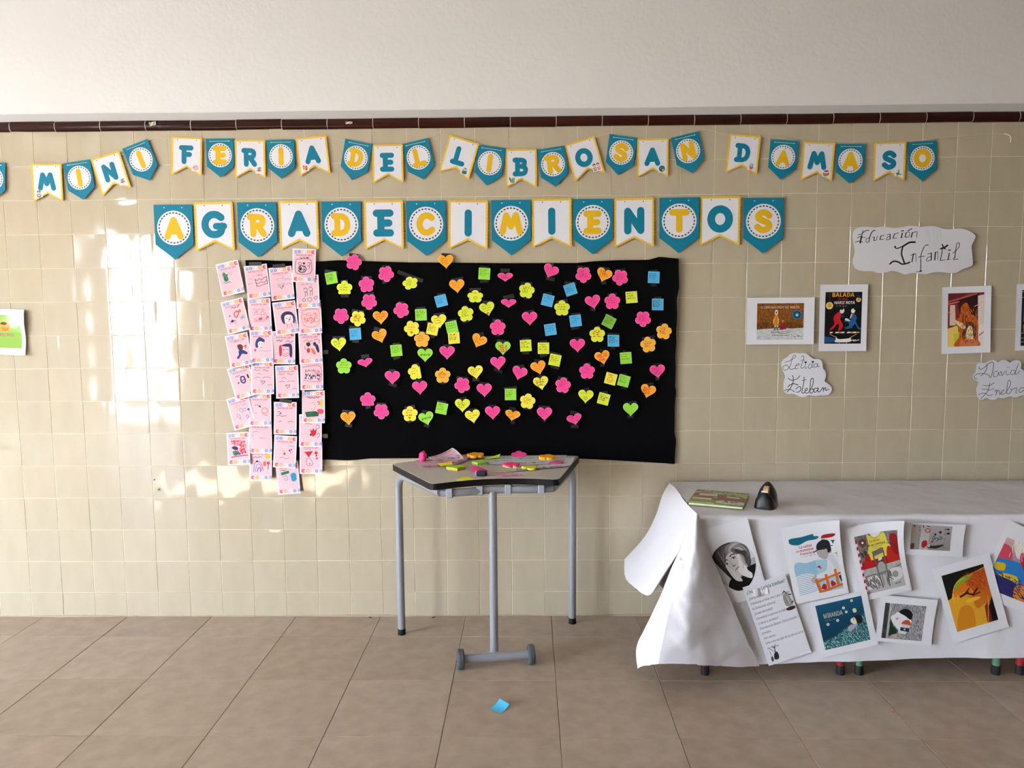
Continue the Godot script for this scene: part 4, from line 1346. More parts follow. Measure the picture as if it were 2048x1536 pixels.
func make_notes():
	note_board = Board.new(self, 1536, 1280, Color.WHITE)
	note_mat = StandardMaterial3D.new()
	note_mat.roughness = 0.7
	note_mat.metallic_specular = 0.25
	note("flower", "pink", 1.5586, 1.6304, 200, "", "pink flower note overlapping the top edge of the black cloth")
	note("square", "green", 1.4568, 1.5617, 10, "", "green square note highest up beside the pink cards at the cloth's left")
	note("flower", "lime", 1.5146, 1.5147, 0, "cut", "yellow-green flower note with a flat bottom under the top left green square")
	note("flower", "pink", 1.6130, 1.5314, 5, "", "pink flower note right above another pink flower with tape between them")
	note("flower", "pink", 1.7012, 1.5778, 190, "", "pink flower note alone between top edge flower and the tilted taped yellow-green flower")
	note("flower", "lime", 1.8079, 1.5367, 15, "squash", "squashed yellow-green flower note under a long slanting strip of tape")
	note("heart", "orange", 1.9677, 1.6282, 3, "", "orange heart note sticking over the top edge of the black cloth")
	note("square", "green", 2.1374, 1.5755, -4, "", "green square note near the cloth's top edge under a wide level tape")
	note("lips", "pink", 2.2299, 1.5589, 0, "", "flattened pink heart note right of the top green square")
	note("heart", "orange", 2.0156, 1.5203, 5, "orangeink", "orange heart note written in orange directly below the one on the top edge")
	note("square", "blue", 1.9439, 1.4577, 14, "", "tilted blue square note above the yellow heart and left of orange heart's tip")
	note("flower", "lime", 2.0960, 1.4751, 0, "squash heartdraw", "yellow-green flower note with small drawn hearts in its middle")
	note("heart", "lime", 2.1495, 1.4185, 14, "redheart", "yellow-green heart note with a small red heart near its tip")
	note("flower", "lime", 2.0532, 1.3988, 10, "", "yellow-green flower note lower left of the heart with a red dot heart")
	note("flower", "pink", 1.6229, 1.4565, 180, "", "pink flower note hanging below the tape of the pink flower above it")
	note("flower", "pink", 1.4961, 1.3946, 180, "", "pink flower note left of the yellow flower written in red ink")
	note("flower", "yellow", 1.5711, 1.3823, 175, "redink", "yellow flower note covered in red writing next to the leftmost pink flower")
	note("heart", "orange", 1.6726, 1.3840, 4, "redink", "orange heart note with red writing right of the red inked yellow flower")
	note("flower", "pink", 1.7657, 1.4182, 170, "", "pink flower note with slanting tapes between orange heart and green square")
	note("square", "green", 1.8529, 1.3965, 2, "", "green square note directly above the yellow flower with a red heart")
	note("square", "yellow", 1.9036, 1.3322, -12, "", "yellow square note tucked under the left of the yellow heart")
	note("heart", "yellow", 1.9337, 1.3652, 8, "", "yellow heart note overlapping a yellow square in the middle cluster")
	note("flower", "yellow", 1.8112, 1.3356, 165, "redheart orangeink", "yellow flower note with a red heart at its lower left")
	note("square", "green", 1.9892, 1.3414, 12, "", "green square note tilted against the right side of the yellow heart")
	note("square", "yellow", 1.9985, 1.2923, 4, "blackink", "yellow square note with black writing hanging under the tilted green square")
	note("flower", "amber", 1.8548, 1.2855, 0, "", "amber flower note just above the green heart in the cloth's middle left")
	note("flower", "pink", 2.1946, 1.3373, 0, "", "pink flower note alone between the amber heart and the pink heart, mid cloth")
	note("heart", "orange", 2.1086, 1.2759, -24, "", "orange heart note tilted clockwise with its tip pointing down left, mid cloth")
	note("square", "blue", 1.5573, 1.3130, 4, "", "blue square note on a long tape at the cloth's left side")
	note("heart", "orange", 1.6679, 1.3006, 18, "", "orange heart note tilted anticlockwise below the red inked orange heart")
	note("heart", "lime", 1.4820, 1.2652, 6, "", "yellow-green heart note beside the pink cards above the green flower")
	note("square", "green", 1.7394, 1.2379, 5, "", "green square note on a level tape left of the green heart")
	note("heart", "green", 1.8681, 1.2144, 0, "gracias", "green heart note with gracias in brown ink below the amber flower")
	note("heart", "pink", 1.9668, 1.2249, 0, "", "pink heart note immediately right of the green heart below the amber flower")
	note("flower", "green", 1.5015, 1.1684, 0, "brownink", "green flower note covered with brown and orange scribbles")
	note("lips", "pink", 1.5986, 1.1824, 10, "", "flattened pink heart note right of the scribbled green flower")
	note("heart", "pink", 1.7189, 1.1147, 0, "", "pink heart note alone below the left green square with a tape at its tip")
	note("flower", "yellow", 1.8244, 1.1404, 10, "side", "yellow flower note with one straight side above a pink heart")
	note("flower", "amber", 1.9456, 1.1239, 0, "", "amber flower note right of the straight sided yellow flower")
	note("heart", "yellow", 2.0940, 1.1360, 8, "", "yellow heart note above the pink flower and pink heart pair, middle of cloth")
	note("flower", "pink", 2.0332, 1.0805, 25, "", "pink flower note just left of a pink heart, lower middle of cloth")
	note("heart", "pink", 2.1317, 1.0552, 2, "", "pink heart note right of the lower middle pink flower")
	note("heart", "pink", 1.8417, 1.0680, 4, "", "pink heart note touching below the straight sided yellow flower")
	note("flower", "pink", 1.6054, 1.0146, 0, "cut", "pink flower note with flat bottom and a tape stub on top")
	note("flower", "pink", 1.6657, 0.9635, 180, "", "pink flower note touching lower right of the flat bottomed pink flower")
	note("heart", "orange", 1.5154, 0.9310, 6, "brownink", "orange heart note lowest at the left, near the pink cards")
	note("flower", "yellow", 1.7949, 0.9507, 0, "redink redheart", "yellow flower note with red lettering and a drawn heart at the bottom")
	note("heart", "green", 1.8692, 0.9279, 14, "gracias", "green heart note with gracias beside the red lettered yellow flower")
	note("square", "green", 1.9385, 0.9756, -12, "", "green square note above right of the lowest green heart")
	note("heart", "lime", 2.0326, 0.9869, 0, "", "yellow-green heart note, upper left of a pair near the bottom middle")
	note("heart", "yellow", 2.0789, 0.9368, 10, "", "bright yellow heart note, lower right of a pair near the bottom middle")
	note("heart", "pink", 2.1683, 0.9527, 2, "", "pink heart note between the bright yellow heart and the squat orange heart")
	note("heart", "pink", 2.4294, 1.5821, -24, "", "dark pink heart note tilted clockwise near the cloth's top edge")
	note("flower", "pink", 2.5756, 1.5672, 180, "", "pink flower note with an underlined word left of the top right orange heart")
	note("heart", "orange", 2.6658, 1.5634, -20, "blackink", "orange heart note with dense black writing between two pink flowers at the top")
	note("flower", "pink", 2.7385, 1.5540, 170, "", "pink flower note right of the orange heart with dense black writing")
	note("square", "blue", 2.8864, 1.5537, -2, "", "blue square note in the cloth's top right corner")
	note("flower", "lime", 2.3245, 1.4996, -12, "", "yellow-green flower note right of the squashed pink hearts near the top")
	note("square", "blue", 2.5181, 1.5032, 18, "", "blue square note tilted anticlockwise, above the red lettered flower")
	note("square", "blue", 2.4177, 1.4563, -14, "", "blue square note tilted clockwise against the red lettered yellow flower")
	note("flower", "lime", 2.4810, 1.4207, 0, "redtop blackink", "yellow-green flower note with a red first line and black lines below")
	note("heart", "pink", 2.6188, 1.4456, 12, "", "pink heart note left of a pink flower, upper right")
	note("flower", "pink", 2.7039, 1.4482, 0, "", "pink flower note with tape above and below, right of a pink heart")
	note("square", "lime", 2.7891, 1.4670, 4, "blackink", "yellow-green square note with black writing, upper right of cloth")
	note("square", "blue", 2.9049, 1.4346, -1, "blackink", "blue square note with a shiny tape on its right, below the corner blue note")
	note("lips", "pink", 2.2439, 1.4433, 0, "", "lower of the two flattened pink hearts near the cloth's top middle")
	note("heart", "pink", 2.3371, 1.3748, 2, "", "pink heart note above the two level yellow squares, mid cloth")
	note("square", "blue", 2.5412, 1.3649, 7, "", "blue square note right below the flower with a red first line")
	note("square", "darkgreen", 2.6895, 1.3598, -28, "", "darker green square note tilted strongly clockwise, left of the lower right pink flower")
	note("flower", "pink", 2.8406, 1.3712, 180, "", "pink flower note left of the blue square with shiny tape")
	note("square", "blue", 2.4290, 1.3268, 8, "", "blue square note on a tape right of the mid cloth pink heart")
	note("flower", "lime", 2.6375, 1.3024, 0, "redink", "yellow-green flower note with large red capitals, above the blue curled note")
	note("square", "blue", 2.7093, 1.2754, -1, "blackink curlb", "blue square note with a curled bottom edge")
	note("flower", "amber", 2.9335, 1.3141, -10, "brownink", "amber flower note nearest the cloth's right edge")
	note("flower", "amber", 2.8650, 1.2563, 10, "", "amber flower note lower left of the one nearest the right edge")
	note("heart", "pink", 2.5498, 1.2535, 2, "", "pink heart note left of the curled blue square")
	note("heart", "green", 2.2173, 1.2434, 0, "redink hola", "green heart note with large red capital letters, mid cloth")
	note("square", "lime", 2.3191, 1.2559, 3, "", "left of the two level yellow-green squares under one shiny tape")
	note("square", "lime", 2.3981, 1.2436, 0, "", "right of the two level yellow-green squares under one shiny tape")
	note("square", "lime", 2.4492, 1.1906, -12, "", "yellow-green square note tilted below the level pair")
	note("heart", "orange", 2.6621, 1.1986, 14, "redink feliz", "orange heart note with large red capitals right of centre")
	note("square", "green", 2.7657, 1.1975, 4, "brownink", "green square note right of the orange heart with red capitals")
	note("heart", "pink", 2.9077, 1.1350, 6, "", "pink heart note at the right end below the cloth's seam")
	note("heart", "pink", 2.2892, 1.1308, -16, "", "pink heart note tilted clockwise left of the orange heart, lower middle")
	note("heart", "orange", 2.3763, 1.1547, 14, "orangeink", "orange heart note touching the top of a yellow heart")
	note("heart", "yellow", 2.3871, 1.0855, 10, "blackink", "yellow heart note with full lines, directly under the orange heart")
	note("flower", "pink", 2.4851, 1.0766, -8, "", "pink flower note right of the yellow heart with full lines")
	note("flower", "pink", 2.5924, 1.1390, 0, "", "pink flower note with a wide tape under it, left of the smiley square")
	note("square", "yellow", 2.6988, 1.1050, -15, "smiley", "yellow square note with an orange smiley face")
	note("square", "green", 2.7575, 1.0954, -15, "", "green square note next to the smiley square")
	note("heart", "orange", 2.8651, 1.0459, -14, "redink", "orange heart note lowest at the right with red writing")
	note("square", "green", 2.2495, 1.0373, 0, "", "green square note left of the yellow flower, lower middle")
	note("flower", "yellow", 2.3258, 1.0054, -10, "orangeink", "yellow flower note with orange lines right of the lower green square")
	note("heart", "lime", 2.5870, 1.0243, -4, "heartdraw", "yellow-green heart note with one line and a drawn heart outline")
	note("square", "lime", 2.6676, 1.0143, -15, "blackink", "yellow-green square note tilted right of the heart with a drawn heart")
	note("heart", "green", 2.7884, 0.9638, 0, "blank", "blank green heart note, the lowest on the right")
	note("heart", "pink", 2.4016, 0.9462, 0, "", "pink heart note under a level tape near the bottom right of centre")
	note("squat", "orange", 2.2573, 0.9402, -10, "", "squat orange heart note near the bottom edge of the group")
	note("squat", "pink", 2.5372, 0.9209, 14, "", "flattened tilted pink heart, lowest of the pink hearts")
	note("heart", "pink", 2.1954, 1.1763, 6, "", "pink heart note just under the green heart with red capitals")

# ------------------------------------------------------------------ papers on the tiles at the right
func poster(called: String, at: Vector3, turn: Vector3, w: float, h: float, img: Rect2, bd: Board, bend: Callable, label: String, category := "poster") -> Node3D:
	var o := thing(called, at, label, category)
	o.rotation = turn
	part("sheet", sheet(w, h, bend, 10, 12), mat("f0f0f4", 0.6, 0.3), o)
	var u0 := img.position.x
	var v0 := img.position.y
	var u1 := img.end.x
	var v1 := img.end.y
	var m := sheet(w * img.size.x, h * img.size.y, sub_bend(bend, u0, v0, u1, v1), 10, 12, Vector2.ZERO, Vector2.ONE, 0.0005)
	part("printed_picture", m, picture_mat(bd.tex(), 0.5, 0.35), o).position = Vector3(((u0 + u1) * 0.5 - 0.5) * w, (0.5 - (v0 + v1) * 0.5) * h, 0)
	return o

func add_cover(c: Vector2, w: float, h: float, ang := 0.0):
	var q := PackedVector2Array()
	for p in [Vector2(-w, h), Vector2(-w, -h), Vector2(w, -h), Vector2(w, h)]: q.append(c + (p * 0.5).rotated(ang))
	cover.append(q)

func sign_sheet(pts: Array, at: Vector3, turn: Vector3, bd: Board, label: String):
	var o := thing("paper_sign", at, label, "sign")
	o.rotation = turn
	var lo := Vector2(9, 9)
	var hi := Vector2(-9, -9)
	for p in pts:
		lo = Vector2(minf(lo.x, p.x), minf(lo.y, p.y))
		hi = Vector2(maxf(hi.x, p.x), maxf(hi.y, p.y))
	var sm := PackedVector2Array(catmull(pts, 4, true))
	part("sheet", slab([sm], [], 0.0, 0.0005, Rect2(lo, hi - lo)), picture_mat(bd.tex(), 0.65, 0.3), o)
	var q := PackedVector2Array()
	for p in pts: q.append(p + Vector2(at.x, at.y))
	cover.append(q)

func make_wall_papers():
	note_mat.albedo_texture = note_board.tex()
	var flat_bend := func(u: float, v: float) -> float: return 0.0035 * pow(absf(u - 0.5) * 2.0, 2) + 0.003 * v * v
	# brown landscape cover
	var a := Board.new(self, 480, 380, hexc("7a4716"))
	a.frame(0, 0, 4.0)
	a.draw(["h 4f2d0c 0 0 120 70 900 7 65 0.8 25", "h 9a6024 0 0 120 70 900 6 60 0.7 30", "h 3a200a 0 50 120 68 260 6 70 0.8 20",
		"p cfd3d0 -1,68 30,66 60,64 90,66 121,64 121,96 -1,96", "h a4aaa8 0 68 120 95 420 6 -30 0.5 60", "h e8eae8 0 68 120 95 300 5 20 0.6 60",
		"S 3c4046 1 36,76 50,72 62,76 80,72 88,75", "S 50545a 1.2 38,78 52,76 66,79 84,76", "s 3a3a3a 1 40,83 82,83",
		"e f2efe6 50,24 4 7", "e 20242c 50,24 1.6 3.2", "P d18a1e 46,32 54,32 57,48 55,58 45,58 43,46", "S a8660f 0.8 50,34 50,57", "s e8c9a4 1.6 44,40 42,52", "s e8c9a4 1.6 56,40 56,52",
		"p e8e0d2 46,58 49,58 49,62 46,62", "p e8e0d2 52,58 55,58 55,62 52,62", "p 5a6264 45,62 49,62 49,70 44,70", "p 5a6264 51,62 55,62 56,70 51,70",
		"P 8a1630 67,46 72,56 76,68 70,67 67,70 62,68 58,70 62,58", "c e0a878 67,46 1.8", "c e0a878 67,50 1.2",
		"c 1d4a6c 103,30 13", "c 3f8fb0 103,30 11.6", "c 123552 103,30 10", "c 2a6a8e 103,30 6", "c f2f2f2 103,31 3.2", "s 123552 1 101,30 103,33 106,29"])
	a.scribble(Vector2(95, 86), 18, 4.0, hexc("24282c"), 1.0)
	a.text(Vector2(10, 10.5), 8.0, "EL LIBRO MÁS TRISTE DEL MUNDO", hexc("ece4d4"), "Droid Sans", 400, 98.0)
	poster("book_poster", Vector3(3.450, 1.357, 0.009), Vector3(0, -0.01, 0.0), 0.298, 0.207, Rect2(0.155, 0.12, 0.69, 0.78), a, flat_bend, "landscape sheet with brown cover showing a yellow coated figure and a red bird")
	add_cover(Vector2(3.45, 1.357), 0.298, 0.207)
	# black portrait cover
	var b := Board.new(self, 450, 640, hexc("0a0a0c"))
	b.frame(0, 0, 6.0)
	b.draw(["s 6a3a52 0.8 10,0 9.5,22", "c e8cf7a 9,28 7.5", "c d2a83e 9,27 4.5", "S 7a5a1e 0.8 6,29 9,31 12,29", "c e8d27a 68,16 5", "p 16284e 63,6 72,8 72,13 64,12", "c c89a3a 68,16 3",
		"P c01c28 30,41 34,45 32,56 35,62 38,70 33,79 28,79 30,68 26,66 20,74 12,79 12,75 20,66 18,54 22,46", "P efe9de 31,37 38,34 40,39 37,44 32,43", "c 1a1012 35,34 3", "e 1f3f60 36,50 4 3",
		"P 1f5a94 56,44 62,46 66,54 64,60 70,72 76,76 70,77 62,66 56,74 44,76 42,73 50,70 48,62 40,62 42,58 54,58", "P f0ece2 54,37 60,33 62,38 60,43 55,43", "c 141012 62,34 3.4", "P f0ece2 44,54 52,58 50,60 42,58", "P c03a40 55,44 58,44 57,52", "s f0ece2 2 55,46 53,54",
		"p b8a070 11,82 72,82 72,85 11,85", "p f4f0e6 12,82 18,82 16,85 11,85", "p f4f0e6 24,82 30,82 28,85 22,85", "p f4f0e6 36,82 42,82 40,85 34,85", "p f4f0e6 48,82 54,82 52,85 46,85", "p f4f0e6 60,82 66,82 64,85 58,85", "p 3a2a1c 18,82 24,82 22,85 16,85", "p 3a2a1c 42,82 48,82 46,85 40,85",
		"s c8a060 1.3 11,87 24,93", "s c8a060 1.3 66,87 52,95", "p 1b4e80 -1,91 24,95 20,104 -1,103", "P f2efe8 24,92 30,97 48,96 56,95 54,98 57,100 52,103 36,104 22,103 24,97", "s c8a060 1.3 31,104 31,108", "s c8a060 1.3 47,104 45,108", "p 6a1420 -1,103 10,103 18,108 -1,108"])
	b.text(Vector2(14.5, 6), 12.0, "BALADA", hexc("e0a030"), "Droid Sans", 700, 45.0)
	b.text(Vector2(27, 15), 5.4, "DE UNA", hexc("c03028"), "Droid Sans", 700, 19.0)
	b.text(Vector2(19, 22), 8.2, "NARIZ ROTA", hexc("f0efea"), "Droid Sans", 700, 42.0)
	b.scribble(Vector2(23, 29), 24, 2.4, hexc("a8a8a8"), 0.7)
	b.scribble(Vector2(56, 100), 16, 4.0, hexc("e6e6e6"), 1.0)
	poster("book_poster", Vector3(3.727, 1.369, 0.009), Vector3(0, -0.01, 0.0), 0.210, 0.295, Rect2(0.118, 0.112, 0.765, 0.775), b, flat_bend, "portrait sheet with black cover, two crouching figures and a yellow lamp")
	add_cover(Vector2(3.727, 1.369), 0.21, 0.295)
	# warm abstract picture
	var c := Board.new(self, 420, 600, hexc("7a2a22"))
	c.frame(0, 0, 6.0)
	c.draw(["p 2a1216 18,14 60,2 60,60 30,70", "p 5a1a20 0,0 40,0 10,18 0,22", "s b0584a 3 0,16 56,2", "p e6d6c8 58,6 70,4 70,100 60,100", "p f2e6dc 60,62 70,58 70,100 60,100", "p d8c8b8 4,22 14,22 16,60 4,60", "p e8c86a 0,66 20,60 24,100 0,100", "p c8c83a 12,76 24,72 22,90 14,92",
		"P b4571e 26,26 36,18 42,28 46,40 56,46 60,64 58,84 62,100 14,100 24,80 20,64 14,52 24,44", "P 8a3a16 30,40 40,44 38,60 28,62", "P 3a2228 34,60 52,56 54,84 30,84", "P e8dcb0 40,64 48,66 50,88 36,86", "P c8704a 30,88 56,88 58,100 26,100", "P e0cf9a 14,50 34,60 32,68 18,58",
		"s ff8a8a 1.4 0,20 22,16", "s ffb0a0 1.4 52,26 70,16", "s f08080 1.2 0,34 8,40", "h 6a2a12 24 24 58 96 160 5 75 0.7 25", "h d8843a 24 30 58 96 120 5 75 0.6 25", "s c84a60 2 62,80 70,74"])
	poster("picture_sheet", Vector3(4.269, 1.356, 0.009), Vector3(0, -0.012, deg_to_rad(1.6)), 0.214, 0.295, Rect2(0.125, 0.095, 0.735, 0.80), c, flat_bend, "portrait sheet with a warm orange, brown and red painting, right of the black cover")
	add_cover(Vector2(4.269, 1.356), 0.214, 0.295)
	# dark sheet cut off by the right edge
	var d := Board.new(self, 420, 600, hexc("14181c"))
	d.frame(0, 0, 6.0)
	d.draw(["s c8ccd0 0.8 0,3 70,3", "s c8ccd0 0.8 0,13 70,13", "s c8ccd0 0.8 0,77 70,77", "s c8ccd0 0.8 0,86 70,86", "s c8ccd0 0.8 0,93 70,93", "g 1a2226 3a8ab0 4 14 66 56", "g c8702a 6a5a1a 4 62 66 76", "p 10141a 0,14 4,14 4,76 0,76"])
	poster("picture_sheet", Vector3(4.591, 1.367, 0.009), Vector3(0, -0.01, deg_to_rad(1.0)), 0.21, 0.293, Rect2(0.12, 0.09, 0.76, 0.84), d, flat_bend, "dark printed sheet with white rules, cut by the right picture edge")
	add_cover(Vector2(4.591, 1.367), 0.21, 0.293)
	# hand lettered signs
	var e := Board.new(self, 924, 370, hexc("e6e4e8"))
	e.frame(-42.5, -44, 0.5)
	var ink := hexc("17151a")
	for s in [
		[10, "240,150 225,240 205,350"], [22, "222,235 205,335"], [10, "170,215 215,205 245,180 290,150 330,150"], [9, "160,265 205,240 240,255 275,255"], [9, "130,330 180,310 215,320 245,325"],
		[13, "420,148 380,170 350,240 335,325"], [8, "345,260 300,275 292,328 335,325"], [12, "415,255 410,305"], [8, "390,255 418,250"], [8, "412,305 445,300 458,250 470,240"], [12, "515,235 500,292"], [8, "510,238 565,222"], [8, "500,292 555,285"],
		[14, "650,212 655,285"], [8, "605,220 645,208"], [8, "652,250 610,255 602,295 655,285"], [12, "715,208 698,275"], [8, "712,212 775,190"], [8, "698,276 755,268"], [16, "835,195 822,262"], [14, "822,165 850,160"], [8, "808,268 836,260"],
		[14, "890,190 880,258"], [7, "888,192 935,182 938,250 880,258"], [12, "915,165 975,128"], [16, "985,190 970,262"], [8, "985,195 1030,180 1055,185 1048,265"],
		[26, "850,400 880,380 950,340 1030,335"], [15, "735,395 750,428 800,418 860,390"], [14, "725,410 740,395"], [22, "850,400 835,500 850,560 885,650"], [22, "668,665 720,625 790,635 850,668 920,660 965,640"],
		[16, "1015,515 1000,635"], [8, "975,540 1018,512"], [8, "1015,530 1050,515 1060,630"], [11, "1240,385 1190,385 1150,460 1128,560 1135,690 1135,785"], [9, "1090,570 1130,555 1185,550"], [16, "1125,780 1150,775"], [8, "1070,788 1150,785"],
		[16, "1285,505 1288,610"], [8, "1230,520 1280,502"], [8, "1285,555 1232,575 1218,625 1285,608"], [18, "1345,495 1340,610"], [8, "1345,505 1380,490 1385,605"], [12, "1450,420 1440,520 1425,618"], [8, "1425,618 1500,610"], [26, "1420,440 1470,425 1520,390"], [18, "1440,375 1470,430 1490,445"],
		[16, "1555,510 1540,605"], [16, "1540,465 1568,462"], [8, "1520,610 1572,600"], [10, "1610,510 1660,460 1700,400 1690,355 1660,370 1645,480 1640,560 1620,605 1690,600"], [12, "1648,470 1640,580"]]:
		e.line(catmull(V(s[1]), 5), s[0], ink)
	e.hatch(1180, 150, 1420, 420, 60, 120, 70, 6, hexc("dddbe0"), 12.0)
	sign_sheet([Vector2(-0.2651, 0.0615), Vector2(-0.2603, 0.0871), Vector2(-0.2392, 0.1012), Vector2(-0.2048, 0.1038), Vector2(-0.1702, 0.1000), Vector2(-0.1301, 0.1037), Vector2(-0.0954, 0.0977), Vector2(-0.0638, 0.0983), Vector2(-0.0325, 0.1045), Vector2(-0.0010, 0.1054), Vector2(0.0250, 0.1003), Vector2(0.0593, 0.1037), Vector2(0.0909, 0.1026), Vector2(0.1200, 0.0930), Vector2(0.1489, 0.0893), Vector2(0.1918, 0.0912), Vector2(0.2236, 0.0858), Vector2(0.2500, 0.0728), Vector2(0.2651, 0.0569), Vector2(0.2590, 0.0370), Vector2(0.2501, 0.0143), Vector2(0.2544, -0.0144), Vector2(0.2587, -0.0431), Vector2(0.2592, -0.0660), Vector2(0.2430, -0.0759), Vector2(0.2175, -0.0844), Vector2(0.1895, -0.1000), Vector2(0.1578, -0.1011), Vector2(0.1259, -0.0966), Vector2(0.0914, -0.0977), Vector2(0.0600, -0.1053), Vector2(0.0281, -0.1021), Vector2(-0.0008, -0.0999), Vector2(-0.0324, -0.1054), Vector2(-0.0588, -0.0951), Vector2(-0.0879, -0.0891), Vector2(-0.1136, -0.0961), Vector2(-0.1453, -0.0987), Vector2(-0.1745, -0.0899), Vector2(-0.2121, -0.0896), Vector2(-0.2413, -0.0807), Vector2(-0.2563, -0.0647), Vector2(-0.2596, -0.0388), Vector2(-0.2527, -0.0044), Vector2(-0.2580, 0.0242)], Vector3(4.0249, 1.6636, 0.008), Vector3(0.012, -0.025, 0), e, "large wavy edged white sign with two words in black fancy lettering")
	var f := Board.new(self, 700, 617, hexc("e8e8ec"))
	f.frame(-92.5, -77.5, 0.5)
	for s in [
		[12, "270,410 400,370 500,310 565,260 560,215 520,215 480,280 455,400 430,500 360,600 280,630 225,580 250,515 330,490 400,555 440,605 510,595 570,575"],
		[12, "570,510 640,500 680,460 640,450 580,500 565,570 590,600 650,575"], [12, "730,260 770,230 795,280 770,380 730,500 720,560 760,580 800,540"], [10, "710,380 760,350 830,355"], [12, "850,450 830,530 840,580 890,560"],
		[12, "1000,465 940,480 920,560 970,580 1020,530 1030,460 1020,540 1060,545"], [12, "1170,460 1100,460 1070,520 1110,560 1170,500 1180,450 1175,540 1235,520"],
		[18, "490,780 525,850 510,1000 440,1150 360,1245"], [16, "380,845 440,900 540,905 640,860 705,785"], [20, "380,1100 440,1040 540,1010 660,1045"], [16, "290,1200 390,1165 480,1180 565,1235"],
		[18, "600,1155 700,1085 740,1160 700,1230 620,1250"], [18, "820,825 815,950 790,1130 770,1240 800,1275 860,1240"], [12, "760,915 885,900"], [16, "860,1210 920,1180 900,1130 855,1190 860,1260 930,1270 980,1220"],
		[18, "980,1220 1060,1050 1075,900 1035,855 1000,930 990,1100 985,1230 1030,1275 1090,1210 1070,1150 1040,1180"], [18, "1200,1140 1130,1140 1090,1220 1140,1250 1200,1180 1215,1130 1210,1230 1260,1230 1320,1150"], [18, "1320,1150 1355,1120 1360,1230"], [18, "1360,1190 1410,1120 1430,1200 1500,1165"]]:
		f.line(catmull(V(s[1]), 5), s[0], ink)
	for hx in [Vector2(845, 420), Vector2(1042, 410)]:
		var hp := []
		for p in note_outline("heart", ""): hp.append(hx + Vector2(p.x, -p.y) * 36.0)
		f.fill([f.place(hp)], ink)
	sign_sheet([Vector2(-0.1123, 0.0574), Vector2(-0.1063, 0.0702), Vector2(-0.0906, 0.0797), Vector2(-0.0751, 0.0940), Vector2(-0.0546, 0.0994), Vector2(-0.0323, 0.0977), Vector2(-0.0117, 0.0991), Vector2(0.0029, 0.0919), Vector2(0.0208, 0.0773), Vector2(0.0321, 0.0725), Vector2(0.0496, 0.0723), Vector2(0.0625, 0.0643), Vector2(0.0686, 0.0482), Vector2(0.0700, 0.0305), Vector2(0.0798, 0.0208), Vector2(0.0859, 0.0047), Vector2(0.0841, -0.0129), Vector2(0.0789, -0.0258), Vector2(0.0912, -0.0355), Vector2(0.1059, -0.0469), Vector2(0.1127, -0.0598), Vector2(0.1100, -0.0759), Vector2(0.0992, -0.0872), Vector2(0.0802, -0.0911), Vector2(0.0626, -0.0910), Vector2(0.0419, -0.0941), Vector2(0.0147, -0.0899), Vector2(-0.0011, -0.0971), Vector2(-0.0170, -0.0994), Vector2(-0.0332, -0.0945), Vector2(-0.0494, -0.0863), Vector2(-0.0623, -0.0830), Vector2(-0.0798, -0.0845), Vector2(-0.0944, -0.0763), Vector2(-0.1013, -0.0585), Vector2(-0.1005, -0.0295), Vector2(-0.0954, -0.0102), Vector2(-0.0991, 0.0075), Vector2(-0.1083, 0.0252), Vector2(-0.1127, 0.0413)], Vector3(3.575, 1.1147, 0.008), Vector3(0.01, -0.03, 0), f, "small cloud shaped white sign with handwritten name and hearts over the letters")
	var g := Board.new(self, 850, 562, hexc("d9d9de"))
	g.frame(-120, -137.5, 0.5)
	var pen := hexc("3a3a42")
	for s in [[15, "390,465 400,520 450,535 540,480 640,380 720,340 765,350 780,450 760,620 720,765 650,690 540,660 420,655 320,680 270,740 300,800 350,800"], [15, "590,400 605,480 560,610 450,720"],
		[14, "900,600 830,600 790,690 820,750 890,720 930,620 940,700 980,700"], [14, "980,640 1000,600 1030,720 1100,580"], [14, "1140,580 1150,690 1220,670"], [14, "1390,590 1300,560 1250,640 1300,690 1380,620 1455,380 1380,660 1440,660 1500,580"], [10, "1145,500 1165,470"], [10, "1195,500 1220,480"],
		[15, "710,910 690,1050 640,1180 490,1355"], [14, "525,985 640,1000 740,970 830,910"], [14, "505,1100 620,1090 700,1120 830,1075"], [14, "415,1250 500,1210 600,1210 700,1275 800,1245"],
		[15, "850,1160 900,1110 910,1180 885,1270"], [15, "890,1190 960,1120 980,1200 1000,1250"], [14, "1000,1230 1080,1170 1100,1120 1050,1130 1020,1200 1060,1250 1150,1200"], [15, "1150,1200 1260,1000 1265,880 1215,850 1190,950 1180,1150 1210,1225 1280,1190 1310,1110 1280,1090"], [15, "1310,1110 1440,1060 1430,1190 1460,1200"], [15, "1640,1060 1560,1060 1510,1140 1550,1190 1640,1130 1670,1050 1660,1190 1720,1190"], [15, "1720,1190 1820,900 1790,860 1760,1000 1760,1190 1840,1190"]]:
		g.line(catmull(V(s[1]), 5), s[0], pen)
